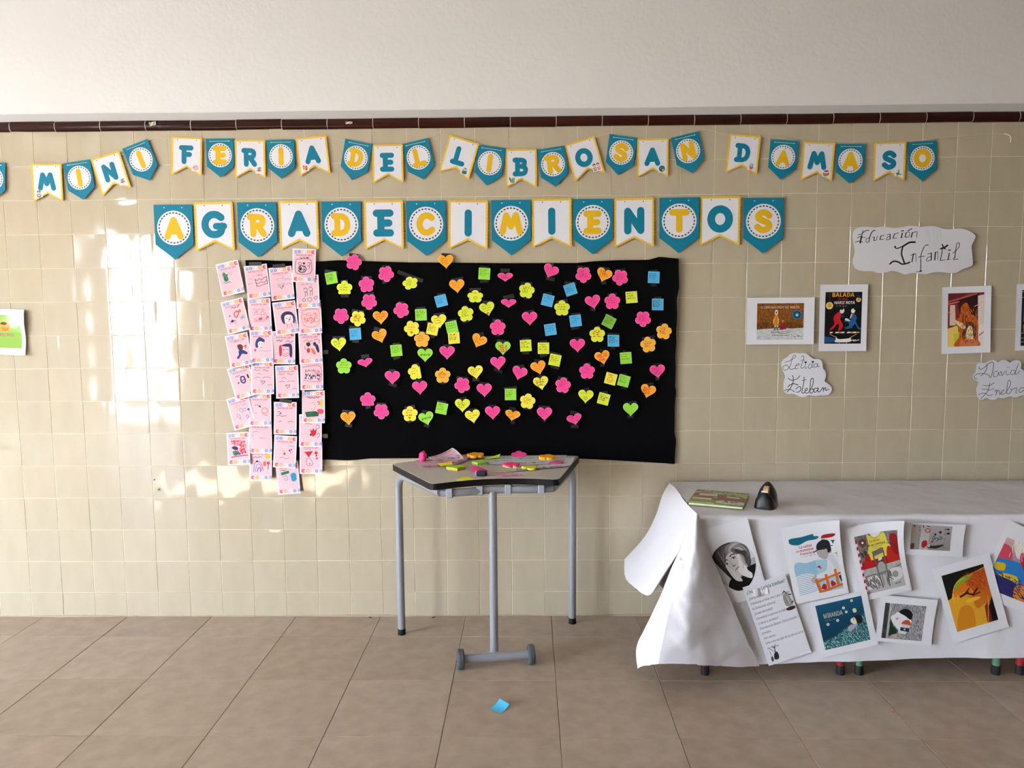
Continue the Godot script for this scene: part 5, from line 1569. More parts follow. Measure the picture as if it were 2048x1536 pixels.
	sign_sheet([Vector2(-0.1365, 0.0228), Vector2(-0.1262, 0.0372), Vector2(-0.1256, 0.0580), Vector2(-0.1216, 0.0723), Vector2(-0.1062, 0.0794), Vector2(-0.0886, 0.0761), Vector2(-0.0748, 0.0848), Vector2(-0.0546, 0.0902), Vector2(-0.0401, 0.0862), Vector2(-0.0302, 0.0781), Vector2(-0.0197, 0.0876), Vector2(-0.0056, 0.0899), Vector2(0.0088, 0.0858), Vector2(0.0204, 0.0770), Vector2(0.0341, 0.0857), Vector2(0.0513, 0.0880), Vector2(0.0659, 0.0823), Vector2(0.0714, 0.0679), Vector2(0.0691, 0.0519), Vector2(0.0807, 0.0439), Vector2(0.0907, 0.0342), Vector2(0.1063, 0.0373), Vector2(0.1226, 0.0292), Vector2(0.1315, 0.0115), Vector2(0.1279, -0.0077), Vector2(0.1365, -0.0206), Vector2(0.1329, -0.0398), Vector2(0.1229, -0.0590), Vector2(0.1060, -0.0686), Vector2(0.0902, -0.0693), Vector2(0.0775, -0.0692), Vector2(0.0668, -0.0764), Vector2(0.0527, -0.0795), Vector2(0.0286, -0.0738), Vector2(0.0131, -0.0793), Vector2(-0.0042, -0.0824), Vector2(-0.0219, -0.0791), Vector2(-0.0309, -0.0871), Vector2(-0.0451, -0.0902), Vector2(-0.0595, -0.0869), Vector2(-0.0710, -0.0804), Vector2(-0.0818, -0.0868), Vector2(-0.0976, -0.0883), Vector2(-0.1108, -0.0786), Vector2(-0.1164, -0.0608), Vector2(-0.1192, -0.0383), Vector2(-0.1136, -0.0223), Vector2(-0.1137, -0.0062), Vector2(-0.1275, 0.0003), Vector2(-0.1359, 0.0100)], Vector3(4.4523, 1.0878, 0.008), Vector3(0.008, -0.02, 0), g, "scalloped white sign with handwritten name at the right edge of the picture")
	# laminated green notice at the left edge
	var l := Board.new(self, 420, 280, hexc("86b04a"))
	l.frame(0, 0, 4.0)
	l.draw(["e d89a3a 66,24 14 12", "e 2a2a1c 64,18 8 3", "p c87a2a 58,26 76,26 74,34 60,34", "b b0506a 40,42 9 DE_RECREO"])
	var lam := thing("laminated_notice", Vector3(-0.052, 1.334, 0.009), "green laminated notice with a wavy glossy edge at the left of the picture", "notice")
	lam.rotation = Vector3(0, 0.01, deg_to_rad(-2))
	var wav := func(u: float, v: float) -> float: return 0.010 * pow(u, 4) * (0.6 + 0.6 * sin(v * 7.0)) + 0.002
	part("sheet", sheet(0.235, 0.205, wav, 16, 16), mat("eef0f0", 0.12, 0.6), lam)
	part("printed_face", sheet(0.200, 0.148, sub_bend(wav, 0.07, 0.12, 0.92, 0.86), 14, 14, Vector2.ZERO, Vector2.ONE, 0.0006), picture_mat(l.tex(), 0.10, 0.6), lam).position = Vector3(-0.001, 0.002, 0)
	add_cover(Vector2(-0.052, 1.334), 0.235, 0.205)

# ------------------------------------------------------------------ trapezoid school table
var top_y := 0.760

func round_corner(a: Vector2, b: Vector2, c: Vector2, r: float) -> Array:
	var d0 := (a - b).normalized()
	var d1 := (c - b).normalized()
	var out := []
	for k in 7:
		var t := k / 6.0
		var p := b + d0 * r
		var q := b + d1 * r
		out.append(p.lerp(b, t).lerp(b.lerp(q, t), t))
	return out

func bulge(a: Vector2, b: Vector2, sag: float, n: int) -> Array:
	var nm := Vector2(b.y - a.y, a.x - b.x).normalized()
	var out := []
	for k in n + 1:
		var t := float(k) / n
		out.append(a.lerp(b, t) + nm * sag * 4.0 * t * (1.0 - t))
	return out

# flat outline (x, z) raised between two heights
func add_plate(st: SurfaceTool, pts: PackedVector2Array, y0: float, y1: float, caps := true):
	var p := PackedVector2Array()
	for v in pts: p.append(Vector2(v.x, -v.y))
	var tmp := begin()
	if caps:
		add_flat(tmp, p, y1, 1.0)
		add_flat(tmp, p, y0, -1.0)
	add_sides(tmp, p, y0, y1)
	st.append_from(tmp.commit(), 0, Transform3D(Basis(Vector3.RIGHT, -PI / 2), Vector3.ZERO))

func make_school_table():
	var at := Vector3(2.18, 0, 0.30)
	var o := thing("school_table", at, "grey topped trapezoid school table on three metal legs with a wheeled foot", "table")
	var tl := Vector2(1.735, 0.198) - Vector2(at.x, at.z)
	var tr := Vector2(2.560, 0.040) - Vector2(at.x, at.z)
	var fr := Vector2(2.443, 0.527) - Vector2(at.x, at.z)
	var fl := Vector2(1.957, 0.597) - Vector2(at.x, at.z)
	var back := bulge(tl, tr, 0.085, 24)
	var front := bulge(fr, fl, -0.062, 24)
	var ol := []
	ol.append_array(round_corner(fl, tl, back[1], 0.030))
	ol.append_array(back.slice(2, 23))
	ol.append_array(round_corner(back[23], tr, fr, 0.030))
	ol.append_array(round_corner(tr, fr, front[1], 0.035))
	ol.append_array(front.slice(3, 22))
	ol.append_array(round_corner(front[23], fl, tl, 0.035))
	var pk := PackedVector2Array(ol)
	for i in pk.size():
		if pk[i].y + at.z < 0.022: pk[i].y = 0.022 - at.z
	var inner := PackedVector2Array(Geometry2D.offset_polygon(scaled(pk, 1000.0), -3.0)[0])
	inner = scaled(inner, 0.001)
	var st := begin()
	add_plate(st, inner, top_y - 0.024, top_y)
	part("tabletop", st.commit(), mat("cfc8bd", 0.45, 0.4), o)
	st = begin()
	add_plate(st, pk, top_y - 0.0255, top_y - 0.0012)
	part("edge_band", st.commit(), mat("08080a", 0.5, 0.35), o)
	var steel := mat("93969b", 0.38, 0.5, 0.2)
	var r := 0.0165
	var ll := Vector3(1.766, 0, 0.200) - at
	var rl := Vector3(2.523, 0, 0.084) - at
	var hub := Vector3(2.184, 0, 0.494) - at
	var ty := top_y - 0.046
	# each back leg bends over and runs in under the top to the crossbar
	var ends := [[ll, Vector3(1.985, ty, 0.535) - at], [rl, Vector3(2.420, ty, 0.470) - at]]
	for e in ends:
		var foot: Vector3 = e[0]
		var knee: Vector3 = foot + Vector3(0, ty, 0)
		var to: Vector3 = e[1]
		var d := (to - knee).normalized()
		var path := [foot + Vector3(0, 0.022, 0), foot + Vector3(0, 0.35, 0), knee - Vector3(0, 0.075, 0)]
		for k in range(1, 9):
			var t := k / 8.0
			path.append((knee - Vector3(0, 0.075, 0)).lerp(knee, t).lerp(knee.lerp(knee + d * 0.075, t), t))
		path.append(to)
		part("leg", tube_mesh(path, r, 16), steel, o)
		var cap := begin()
		lathe(cap, [Vector2(0.0, 0.0), Vector2(0.0, 0.0175), Vector2(0.006, 0.0178), Vector2(0.008, 0.0168), Vector2(0.026, 0.0172), Vector2(0.026, 0.0)], foot, Vector3.UP, 18)
		part("foot_cap", cap.commit(), mat("0e0e10", 0.6, 0.4), o)
	var cb := catmull([ends[0][1], Vector3(2.06, ty, 0.535) - at, Vector3(2.184, ty, 0.492) - at, Vector3(2.32, ty, 0.490) - at, ends[1][1]], 6)
	part("crossbar", tube_mesh(cb, r * 0.95, 14), steel, o)
	for p in [Vector3(2.02, ty + 0.002, 0.545), Vector3(2.135, ty + 0.002, 0.505), Vector3(2.245, ty + 0.002, 0.490), Vector3(2.375, ty + 0.002, 0.485)]:
		part("clip", box_mesh(Vector3(0.026, 0.037, 0.036), 0.003), mat("9a9ea4", 0.45, 0.4), o).position = p - at
	part("front_leg", tube_mesh([hub + Vector3(0, 0.045, 0), hub + Vector3(0, 0.38, 0), hub + Vector3(0, ty - 0.005, 0)], r, 18), steel, o)
	part("leg_joint", tube_mesh([hub + Vector3(0, 0.535, 0), hub + Vector3(0, 0.545, 0)], r * 1.06, 18), steel, o)
	var wl := Vector3(2.052, 0.0395, 0.530) - at
	var wr := Vector3(2.331, 0.0395, 0.487) - at
	var ax := (wr - wl).normalized()
	part("foot_bar", tube_mesh([wl + ax * 0.0125, wr - ax * 0.0125], 0.0185, 18), steel, o)
	part("weld_collar", tube_mesh([hub + Vector3(0, 0.040, 0), hub + Vector3(0, 0.058, 0)], r * 1.18, 16), mat("a3a7ae", 0.5, 0.5, 0.2), o)
	for s in [[wl, -1.0], [wr, 1.0]]:
		var wh := begin()
		lathe(wh, [Vector2(-0.013, 0.0), Vector2(-0.013, 0.020), Vector2(-0.0115, 0.024), Vector2(-0.0135, 0.030), Vector2(-0.0125, 0.0365), Vector2(-0.008, 0.0392), Vector2(-0.0015, 0.0395), Vector2(-0.001, 0.0385), Vector2(0.001, 0.0385), Vector2(0.0015, 0.0395), Vector2(0.008, 0.0392), Vector2(0.0125, 0.0365), Vector2(0.0135, 0.030), Vector2(0.0115, 0.024), Vector2(0.013, 0.020), Vector2(0.013, 0.0)], s[0], ax, 32)
		var wo := part("wheel", wh.commit(), mat("4d5358", 0.65, 0.3), o)
		part("axle_bolt", tube_mesh([s[0] + ax * s[1] * 0.012, s[0] + ax * s[1] * 0.019], 0.0065, 10), mat("b9bcc0", 0.3, 0.6, 0.8), wo)
	cover.append(PackedVector2Array([Vector2(1.62, 0.86), Vector2(2.60, 0.86), Vector2(2.50, 0.66), Vector2(1.95, 0.66)]))

func tt(x: float, z: float, lift := 0.0) -> Vector3: return Vector3(x, top_y + 0.0005 + lift, z)

func flat_quad(pts: Array, lifts: Array, dome := 0.0, nx := 8, ny := 8) -> ArrayMesh:     # TL TR BR BL as (x, z), seen from above with far edge on top
	var g := []
	for i in ny + 1:
		var v := float(i) / ny
		var row := []
		for j in nx + 1:
			var u := float(j) / nx
			var p: Vector2 = (pts[0] as Vector2).lerp(pts[1], u).lerp((pts[3] as Vector2).lerp(pts[2], u), v)
			var l: float = lerpf(lerpf(lifts[0], lifts[1], u * u), lerpf(lifts[3], lifts[2], u * u), v * v) + dome * sin(PI * u) * sin(PI * v)
			row.append(tt(p.x, p.y, l))
		g.append(row)
	var st := begin()
	grid(st, g)
	return st.commit()

func centred(m: ArrayMesh, c: Vector3) -> ArrayMesh:
	var st := begin()
	st.append_from(m, 0, Transform3D(Basis.IDENTITY, -c))
	return st.commit()

func note_shape_flat(called: String, shape: String, at: Vector3, yaw: float, r: float, h: float, top: String, under: String, label: String, cat: String, tilt := 0.0):
	var o := thing(called, at, label, cat)
	o.rotation = Vector3(-PI / 2 + tilt, deg_to_rad(yaw), 0)
	var pts := PackedVector2Array()
	for p in note_outline(shape, ""): pts.append(p * 100.0)
	var sh := slab([pts], [], 0.0, h * (0.45 if under != "" else 1.0), Rect2(), r / 100.0)
	part("pad" if h > 0.002 else "sheet", sh, mat(under if under != "" else top, 0.75, 0.25), o)
	if under != "": part("upper_sheets", slab([pts], [], h * 0.45, h, Rect2(), r / 100.0), mat(top, 0.75, 0.25), o)

func make_table_top_things():
	# printed pink sheets fanned out at the back left
	var pb := Board.new(self, 400, 560, hexc("ead2d8"))
	pb.frame(0, 0, 4.0)
	pb.draw(["p e7c0ca 4,4 96,4 96,136 4,136", "h a0485c 8 8 92 30 90 9 0 2.2 40", "h 8a4458 8 100 92 132 110 9 0 2.4 40", "h 6a6a9a 8 40 92 100 60 9 0 1.6 30", "c 8fa8dc 18,16 6", "c d0424e 82,16 6", "c e0a23e 60,16 6", "c 8fa8dc 78,122 6", "c d0424e 20,122 6", "h c89aa4 12 36 88 100 60 40 0 0.7 1"])
	var pm := picture_mat(pb.tex(), 0.55, 0.35)
	for q in [
		[[1.826, 0.135, 1.935, 0.085, 2.040, 0.260, 1.880, 0.318], [0.001, 0.001, 0.001, 0.001], "pink printed sheet under the others at the left of the school table"],
		[[1.880, 0.085, 1.985, 0.035, 2.045, 0.150, 1.925, 0.185], [0.006, 0.038, 0.012, 0.004], "pink printed sheet with one corner curled up at the back of the school table"],
		[[1.930, 0.110, 2.070, 0.045, 2.060, 0.165, 2.000, 0.285], [0.010, 0.012, 0.008, 0.006], "pink printed sheet lying between the yellow square and the orange pad"],
		[[2.155, 0.392, 2.275, 0.378, 2.315, 0.448, 2.225, 0.486], [0.001, 0.001, 0.001, 0.001], "pink printed sheet poking out from under the white sign at the table's front"]]:
		var c := []
		for i in 4: c.append(Vector2(q[0][i * 2], q[0][i * 2 + 1]))
		var mid: Vector3 = tt((c[0].x + c[2].x) * 0.5, (c[0].y + c[2].y) * 0.5)
		var m := centred(flat_quad(c, q[1]), mid)
		var o := solo("printed_sheet", m, pm, mid)
		tag(o, q[2], "paper", "pink sheets on the school table")
	# two white lettered sheets lying the wrong way up
	for k in 2:
		var wb := Board.new(self, 640, 440, hexc("dfdfe4"))
		wb.frame(0, 0, 4.0)
		for i in 2 + k:
			wb.scribble(Vector2(14, 36 + i * 32), 128, 9.0, hexc("1e4a4a" if i == 0 else "24282e"), 2.6)
		var c: Array = [Vector2(2.120, 0.060), Vector2(2.500, 0.040), Vector2(2.490, 0.205), Vector2(2.165, 0.245)] if k == 0 else [Vector2(2.195, 0.190), Vector2(2.535, 0.105), Vector2(2.505, 0.285), Vector2(2.255, 0.385)]
		var mid: Vector3 = tt((c[0].x + c[2].x) * 0.5, (c[0].y + c[2].y) * 0.5)
		var lf := [0.003, 0.003, 0.003, 0.003] if k == 0 else [0.006, 0.006, 0.006, 0.003]
		var o := solo("lettered_sheet", centred(flat_quad(c, lf), mid), picture_mat(wb.tex(), 0.6, 0.3), mid)
		tag(o, "white lettered sheet against the wall on the school table, written in two lines" if k == 0 else "white lettered sheet lying nearer on the school table over the other one", "paper", "white lettered sheets on the school table")
	# crumpled ball
	var st := begin()
	var n := FastNoiseLite.new()
	n.seed = 7
	n.frequency = 2.6
	var g := []
	for i in 13:
		var row := []
		for j in 19:
			var th := PI * i / 12.0
			var ph := TAU * (j % 18) / 18.0
			var d := Vector3(sin(th) * cos(ph), cos(th), sin(th) * sin(ph))
			row.append(d * (0.017 + 0.009 * absf(n.get_noise_3dv(d * 1.4)) + 0.003 * sin(d.x * 19.0) * sin(d.y * 17.0)) * Vector3(0.9, 1.25, 0.9))
		row.reverse()
		g.append(row)
	grid(st, g)
	tag(solo("crumpled_paper", st.commit(), mat("e84a86", 0.7, 0.3), tt(1.868, 0.160, 0.022)), "crumpled pink paper on the left of the school table", "paper")
	note_shape_flat("note_pad", "flower", tt(2.095, 0.100, 0.010), 20, 0.040, 0.012, "f2a53a", "e9a64a", "orange flower shaped note pad at the back of the school table", "note pad")
	note_shape_flat("note_pad", "flower", tt(2.410, 0.135, 0.004), -10, 0.040, 0.014, "f5b02c", "f0c23a", "amber flower shaped note pad on the white sheets at the right", "note pad")
	note_shape_flat("note_pad", "heart", tt(2.028, 0.330, 0.000), 12, 0.042, 0.012, "a4cf3a", "ee9a4a", "green heart shaped note pad with an orange layer beneath", "note pad")
	note_shape_flat("note_pad", "flower", tt(2.255, 0.292, 0.004), 10, 0.038, 0.012, "ee4a80", "b5dc5a", "pink flower shaped note pad with a green layer beneath", "note pad")
	note_shape_flat("note_pad", "heart", tt(2.338, 0.330, 0.004), 130, 0.038, 0.008, "e6e04a", "", "yellow heart shaped note pad on the white lettered sheet", "note pad")
	note_shape_flat("loose_note", "heart", tt(2.082, 0.512, 0.000), 70, 0.038, 0.002, "efe63a", "", "yellow heart note lying at the concave front edge of the table", "sticky note")
	note_shape_flat("loose_note", "heart", tt(2.452, 0.235, 0.006), 30, 0.036, 0.0015, "f0488e", "", "pink heart note lying on the right end of the school table", "sticky note")
	note_shape_flat("loose_note", "flower", tt(2.285, 0.062, 0.008), 0, 0.036, 0.0015, "f0488e", "", "pink note standing up at the table's back against the wall", "sticky note", 0.35)
	var sq := func(c: Array, lf: Array, h: String, label: String, cat := "sticky note"):
		var mid: Vector3 = tt((c[0].x + c[2].x) * 0.5, (c[0].y + c[2].y) * 0.5)
		tag(solo("loose_note", centred(flat_quad(c, lf, 0.0, 6, 6), mid), mat(h, 0.7, 0.25), mid), label, cat)
	sq.call([Vector2(1.940, 0.262), Vector2(2.000, 0.232), Vector2(2.008, 0.285), Vector2(1.962, 0.315)], [0.012, 0.015, 0.012, 0.012], "f0e23a", "yellow square note lying on the pink printed sheets")
	sq.call([Vector2(2.130, 0.110), Vector2(2.205, 0.085), Vector2(2.200, 0.115), Vector2(2.140, 0.150)], [0.006, 0.020, 0.008, 0.006], "a3d645", "green curled note on the back white sheet")
	sq.call([Vector2(2.090, 0.330), Vector2(2.160, 0.370), Vector2(2.155, 0.410), Vector2(2.095, 0.400)], [0.018, 0.004, 0.002, 0.004], "f0488e", "pink curled note behind the dark blue eraser")
	var gb := thing("note_block", tt(2.118, 0.215), "small green block of notes left of the lettered sheets", "note pad")
	gb.rotation.y = 0.6
	part("pad", box_mesh(Vector3(0.050, 0.010, 0.050), 0.001, Vector3(0, 0.005, 0)), mat("8fc64a", 0.75, 0.25), gb)
	part("top_sheet", box_mesh(Vector3(0.049, 0.0008, 0.049), 0.0, Vector3(0, 0.0106, 0)), mat("a3d85a", 0.75, 0.25), gb)
	var er := thing("marker_block", tt(2.136, 0.452), "dark navy rounded block with a pale end at the table's front", "eraser")
	er.rotation.y = -0.1
	part("body", box_mesh(Vector3(0.042, 0.021, 0.026), 0.005, Vector3(0.003, 0.0105, 0)), mat("15182e", 0.4, 0.5), er)
	part("end_cap", box_mesh(Vector3(0.006, 0.019, 0.024), 0.003, Vector3(-0.019, 0.0105, 0)), mat("d6d6dc", 0.5, 0.4), er)

# ------------------------------------------------------------------ long table under white paper
func crumple(p: Vector3, k: float, n: FastNoiseLite) -> float:
	return k * (absf(n.get_noise_2d(p.x * 1.0 + p.z, p.y * 1.0 + p.z * 0.5)) * 2.0 - 0.45 + 0.5 * n.get_noise_2d(p.x * 3.1 + 7.0, p.y * 2.7 + p.z * 3.0))

func make_long_table():
	# three small nursery tables stand in a row below
	var specs := [[2.985, 3.552, "9a1f2c", "red"], [3.580, 4.150, "5c8a6c", "green"], [4.198, 4.770, "9a1f2c", "red"]]
	for s in specs:
		var cx: float = (s[0] + s[1]) * 0.5
		var o := thing("nursery_table", Vector3(cx, 0, 0.31), "low table with %s tube legs under the paper, %s" % [s[3], "left one" if s[0] < 3.1 else ("middle one" if s[0] < 3.7 else "cut by the picture edge")], "table")
		var hw: float = (s[1] - s[0]) * 0.5
		part("tabletop", box_mesh(Vector3(hw * 2.0, 0.022, 0.55), 0.004, Vector3(0, 0.618, 0)), mat("d8c7a0", 0.5), o)
		for sx in [-1.0, 1.0]:
			for sz in [-1.0, 1.0]:
				var f := Vector3(sx * (hw - 0.022), 0, sz * 0.245 + (0.02 if sz > 0 else 0.0))
				var lg := part("leg", tube_mesh([f + Vector3(0, 0.028, 0), f + Vector3(0, 0.607, 0)], 0.0142, 14), mat(s[2], 0.35, 0.5), o)
				var cap := begin()
				lathe(cap, [Vector2(0.0, 0.0), Vector2(0.0, 0.0165), Vector2(0.010, 0.0168), Vector2(0.036, 0.0152), Vector2(0.036, 0.0)], f, Vector3.UP, 16)
				part("foot_cap", cap.commit(), mat("1a1a1c", 0.6, 0.4), lg)
	# the paper: top, rounded edge and front fall, all one roll
	var o := thing("paper_tablecloth", Vector3(3.9, 0, 0.3), "long white paper tablecloth hanging to the floor, torn and flaring at its left end", "tablecloth")
	var at := o.position
	var paper := StandardMaterial3D.new()
	paper.albedo_color = Color("eceaee")
	paper.roughness = 0.7
	paper.metallic_specular = 0.25
	paper.normal_enabled = true
	paper.normal_texture = noise_tex(0.010, 311, true, 9.0, 2)
	paper.normal_scale = 0.22
	paper.uv1_triplanar = true
	paper.uv1_world_triplanar = true
	paper.uv1_scale = Vector3.ONE * 1.8
	var n := FastNoiseLite.new()
	n.seed = 21
	n.frequency = 3.6
	n.fractal_octaves = 3
	var hem := [Vector2(2.80, 0.066), Vector2(3.126, 0.053), Vector2(3.278, 0.060), Vector2(3.429, 0.069), Vector2(3.825, 0.081), Vector2(4.197, 0.085), Vector2(4.9, 0.083)]
	var prof := []                              # (y or fraction, z)
	for i in 15: prof.append([0, lerpf(0.022, 0.588, i / 14.0)])
	for k in 4: prof.append([1, k / 4.0])
	for i in 25: prof.append([2, i / 24.0])
	var g := []
	var nx := 120
	for p in prof:
		var row := []
		for j in nx + 1:
			var x := lerpf(2.966, 4.86, float(j) / nx)
			var q := Vector3.ZERO
			if p[0] == 0:
				q = Vector3(x, 0.6355, p[1])
				q.y += maxf(crumple(Vector3(x, p[1] * 2.0, 0.0), 0.0025, n), -0.001)
			elif p[0] == 1:
				var a: float = p[1] * PI / 2
				q = Vector3(x, 0.6215 + 0.014 * cos(a), 0.589 + 0.014 * sin(a) + 0.004 * p[1])
			else:
				var hy := along(hem, x)
				var t: float = p[1]
				q = Vector3(x, lerpf(0.6215, hy, t), 0.607 + 0.012 * t)
				q.z += maxf(crumple(q, 0.0045, n), -0.002) * smoothstep(0.0, 0.15, t) + 0.004 * sin(x * 9.0 + 1.0) * t
			row.append(q - at)
		g.append(row)
	var st := begin()
	grid(st, g)
	part("top_and_front", st.commit(), paper, o)
	var mk := func(rows: Array, seg: int, k: float, called: String):
		var cg := []
		for r in rows:
			var row := []
			for v in r: row.append(Vector3(v[0], v[1], v[2]) - at)
			cg.append(row)
		var fine := smooth_grid(cg, seg)
		for r in fine.size():
			for c in fine[r].size():
				var v: Vector3 = fine[r][c]
				fine[r][c] = v + Vector3(-0.5, 0.0, 0.86) * crumple(v * 1.5, k, n) * minf(1.0, r / 5.0)
		var s2 := begin()
		grid(s2, fine)
		part(called, s2.commit(), paper, o)
	mk.call([
		[[2.965, 0.632, 0.030], [2.964, 0.640, 0.180], [2.961, 0.636, 0.360], [2.963, 0.636, 0.500], [2.964, 0.641, 0.600]],
		[[2.930, 0.581, 0.050], [2.931, 0.579, 0.200], [2.925, 0.579, 0.380], [2.938, 0.600, 0.530], [2.953, 0.609, 0.610]],
		[[2.898, 0.488, 0.060], [2.882, 0.493, 0.240], [2.874, 0.491, 0.420], [2.890, 0.520, 0.560], [2.924, 0.554, 0.615]],
		[[2.846, 0.397, 0.080], [2.817, 0.391, 0.280], [2.812, 0.397, 0.460], [2.838, 0.426, 0.580], [2.879, 0.479, 0.610]],
		[[2.754, 0.300, 0.100], [2.731, 0.293, 0.300], [2.738, 0.318, 0.480], [2.778, 0.325, 0.600], [2.825, 0.367, 0.590]]], 7, 0.003, "side_flap")
	mk.call([
		[[2.936, 0.612, 0.612], [2.933, 0.623, 0.609], [2.941, 0.641, 0.625]],
		[[2.899, 0.512, 0.625], [2.900, 0.526, 0.612], [2.911, 0.545, 0.655]],
		[[2.846, 0.388, 0.625], [2.849, 0.399, 0.619], [2.871, 0.425, 0.690]],
		[[2.785, 0.240, 0.610], [2.796, 0.249, 0.637], [2.827, 0.280, 0.735]],
		[[2.738, 0.115, 0.590], [2.760, 0.136, 0.641], [2.801, 0.178, 0.755]],
		[[2.744, 0.030, 0.590], [2.758, 0.067, 0.647], [2.791, 0.130, 0.765]]], 8, 0.007, "corner_fold_side")
	mk.call([
		[[2.941, 0.641, 0.625], [2.947, 0.653, 0.640], [2.955, 0.652, 0.640], [2.963, 0.641, 0.628]],
		[[2.911, 0.545, 0.655], [2.928, 0.562, 0.690], [2.952, 0.568, 0.680], [2.977, 0.566, 0.645]],
		[[2.871, 0.425, 0.690], [2.915, 0.440, 0.725], [2.974, 0.440, 0.700], [3.032, 0.433, 0.648]],
		[[2.827, 0.280, 0.735], [2.904, 0.290, 0.745], [3.004, 0.274, 0.700], [3.111, 0.254, 0.650]],
		[[2.801, 0.178, 0.755], [2.906, 0.187, 0.750], [3.027, 0.172, 0.700], [3.154, 0.153, 0.648]],
		[[2.791, 0.130, 0.765], [2.916, 0.123, 0.750], [3.048, 0.091, 0.700], [3.194, 0.065, 0.648]]], 8, 0.009, "corner_fold")
	mk.call([
		[[2.945, 0.55, 0.10], [2.945, 0.55, 0.30], [2.955, 0.55, 0.50]],
		[[2.875, 0.40, 0.14], [2.880, 0.40, 0.34], [2.905, 0.40, 0.53]],
		[[2.815, 0.335, 0.20], [2.825, 0.33, 0.36], [2.850, 0.325, 0.53]]], 5, 0.003, "inner_layer")
	mk.call([
		[[2.880, 0.492, 0.655], [2.889, 0.488, 0.678], [2.898, 0.480, 0.690]],
		[[2.874, 0.470, 0.655], [2.884, 0.462, 0.688], [2.896, 0.455, 0.696]],
		[[2.868, 0.452, 0.650], [2.878, 0.444, 0.682], [2.890, 0.437, 0.694]]], 4, 0.010, "torn_edge")
	cover.append(PackedVector2Array([Vector2(2.86, 0.47), Vector2(2.55, 0.06), Vector2(2.40, -0.3), Vector2(5, -0.3), Vector2(5, 0.47)]))
	# book lying on it
	var bd := Board.new(self, 512, 380, hexc("7f963a"))
	bd.frame(0, 0, 4.0)
	bd.draw(["p 5f7a22 0,0 128,0 128,12 0,12", "p b9c8a4 2,16 126,12 126,40 2,44", "P 7a3a22 4,26 30,18 60,24 92,22 126,40 126,66 60,60 4,54", "p dccfc4 12,26 56,24 58,40 14,42", "p c9c2b8 80,34 112,36 112,46 80,44", "p 8fae7a 66,16 126,14 126,30 70,30", "p 3a5a3a 70,20 78,20 78,27 70,27", "p 3a5a3a 88,22 98,22 98,29 88,29",
		"p b0502a 0,40 12,40 14,56 0,58", "p e8e2d8 4,56 48,56 50,68 4,66", "P d6d8d4 66,70 100,64 128,72 128,88 70,86", "P 6a2a1e 46,50 62,46 70,60 56,66", "c 9aa0a8 56,50 6", "h 2a2a22 80 66 112 80 24 6 20 2 60", "h 4a5a1a 2 84 126 94 30 10 0 1 20", "p e6e8d8 0,88 60,86 60,92 0,93"])
	bd.scribble(Vector2(20, 6), 88, 5.0, hexc("e6ecd0"), 1.4)
	var bc := [Vector3(3.042, 0, 0.219), Vector3(3.242, 0, 0.304), Vector3(3.155, 0, 0.539), Vector3(2.957, 0, 0.462)]
	var mid: Vector3 = (bc[0] + bc[1] + bc[2] + bc[3]) * 0.25
	var ux: Vector3 = (bc[1] - bc[0] + bc[2] - bc[3]).normalized()
	var bk := thing("picture_book", Vector3(mid.x, 0.6385, mid.z), "green landscape picture book lying flat on the white paper", "book")
	bk.rotation.y = atan2(-ux.z, ux.x)
	var bw := 0.212
	var bh := 0.232
	part("lower_cover", box_mesh(Vector3(bw, 0.002, bh), 0.0006, Vector3(0, 0.001, 0)), mat("6f8a34", 0.4, 0.5), bk)
	part("pages", box_mesh(Vector3(bw - 0.006, 0.008, bh - 0.006), 0.0, Vector3(0.001, 0.006, 0)), mat("d9d6b8", 0.8), bk)
	part("spine", box_mesh(Vector3(0.003, 0.0115, bh), 0.0008, Vector3(-bw / 2, 0.006, 0)), mat("6f8a34", 0.4, 0.5), bk)
	part("upper_cover", box_mesh(Vector3(bw, 0.002, bh), 0.0006, Vector3(0, 0.011, 0)), mat("6f8a34", 0.4, 0.5), bk)
	var cs := begin()
	grid(cs, [[Vector3(-bw / 2, 0.0122, -bh / 2), Vector3(bw / 2, 0.0122, -bh / 2)], [Vector3(-bw / 2, 0.0122, bh / 2), Vector3(bw / 2, 0.0122, bh / 2)]])
	part("cover_picture", cs.commit(), picture_mat(bd.tex(), 0.35, 0.5), bk)
	# tape dispenser
	var ds := thing("tape_dispenser", Vector3(3.262, 0.6385, 0.470), "black desk tape dispenser holding a tan roll, on the white paper", "tape dispenser")
	ds.rotation.y = deg_to_rad(-28)
	var loft := func(stations: Array) -> ArrayMesh:
		var lg := []
		for s in stations:
			var row := []
			for k in 17:
				var a := PI * k / 16.0
				var w: float = lerpf(s[2], s[3], sin(a))
				row.append(Vector3(-cos(a) * w, s[1] * pow(sin(a), 0.45), s[0]))
			row.insert(0, Vector3(-s[2] * 0.98, 0.0, s[0]))
			row.append(Vector3(s[2] * 0.98, 0.0, s[0]))
			lg.append(row)
		var s2 := begin()
		grid(s2, lg)
		for e in [0, lg.size() - 1]:
			var inside := Vector3(0, 0.01, 0)
			for k in lg[e].size() - 1: face(s2, [Vector3(0, 0.0, lg[e][0].z), lg[e][k], lg[e][k + 1]], inside)
		return s2.commit()
	var blk := mat("0a0c0e", 0.38, 0.45)
	part("hump", loft.call([[-0.066, 0.012, 0.018, 0.008], [-0.060, 0.046, 0.031, 0.014], [-0.048, 0.076, 0.037, 0.017], [-0.032, 0.092, 0.039, 0.018], [-0.015, 0.094, 0.040, 0.018], [-0.002, 0.080, 0.040, 0.020], [0.006, 0.052, 0.040, 0.026], [0.012, 0.034, 0.040, 0.030]]), blk, ds)
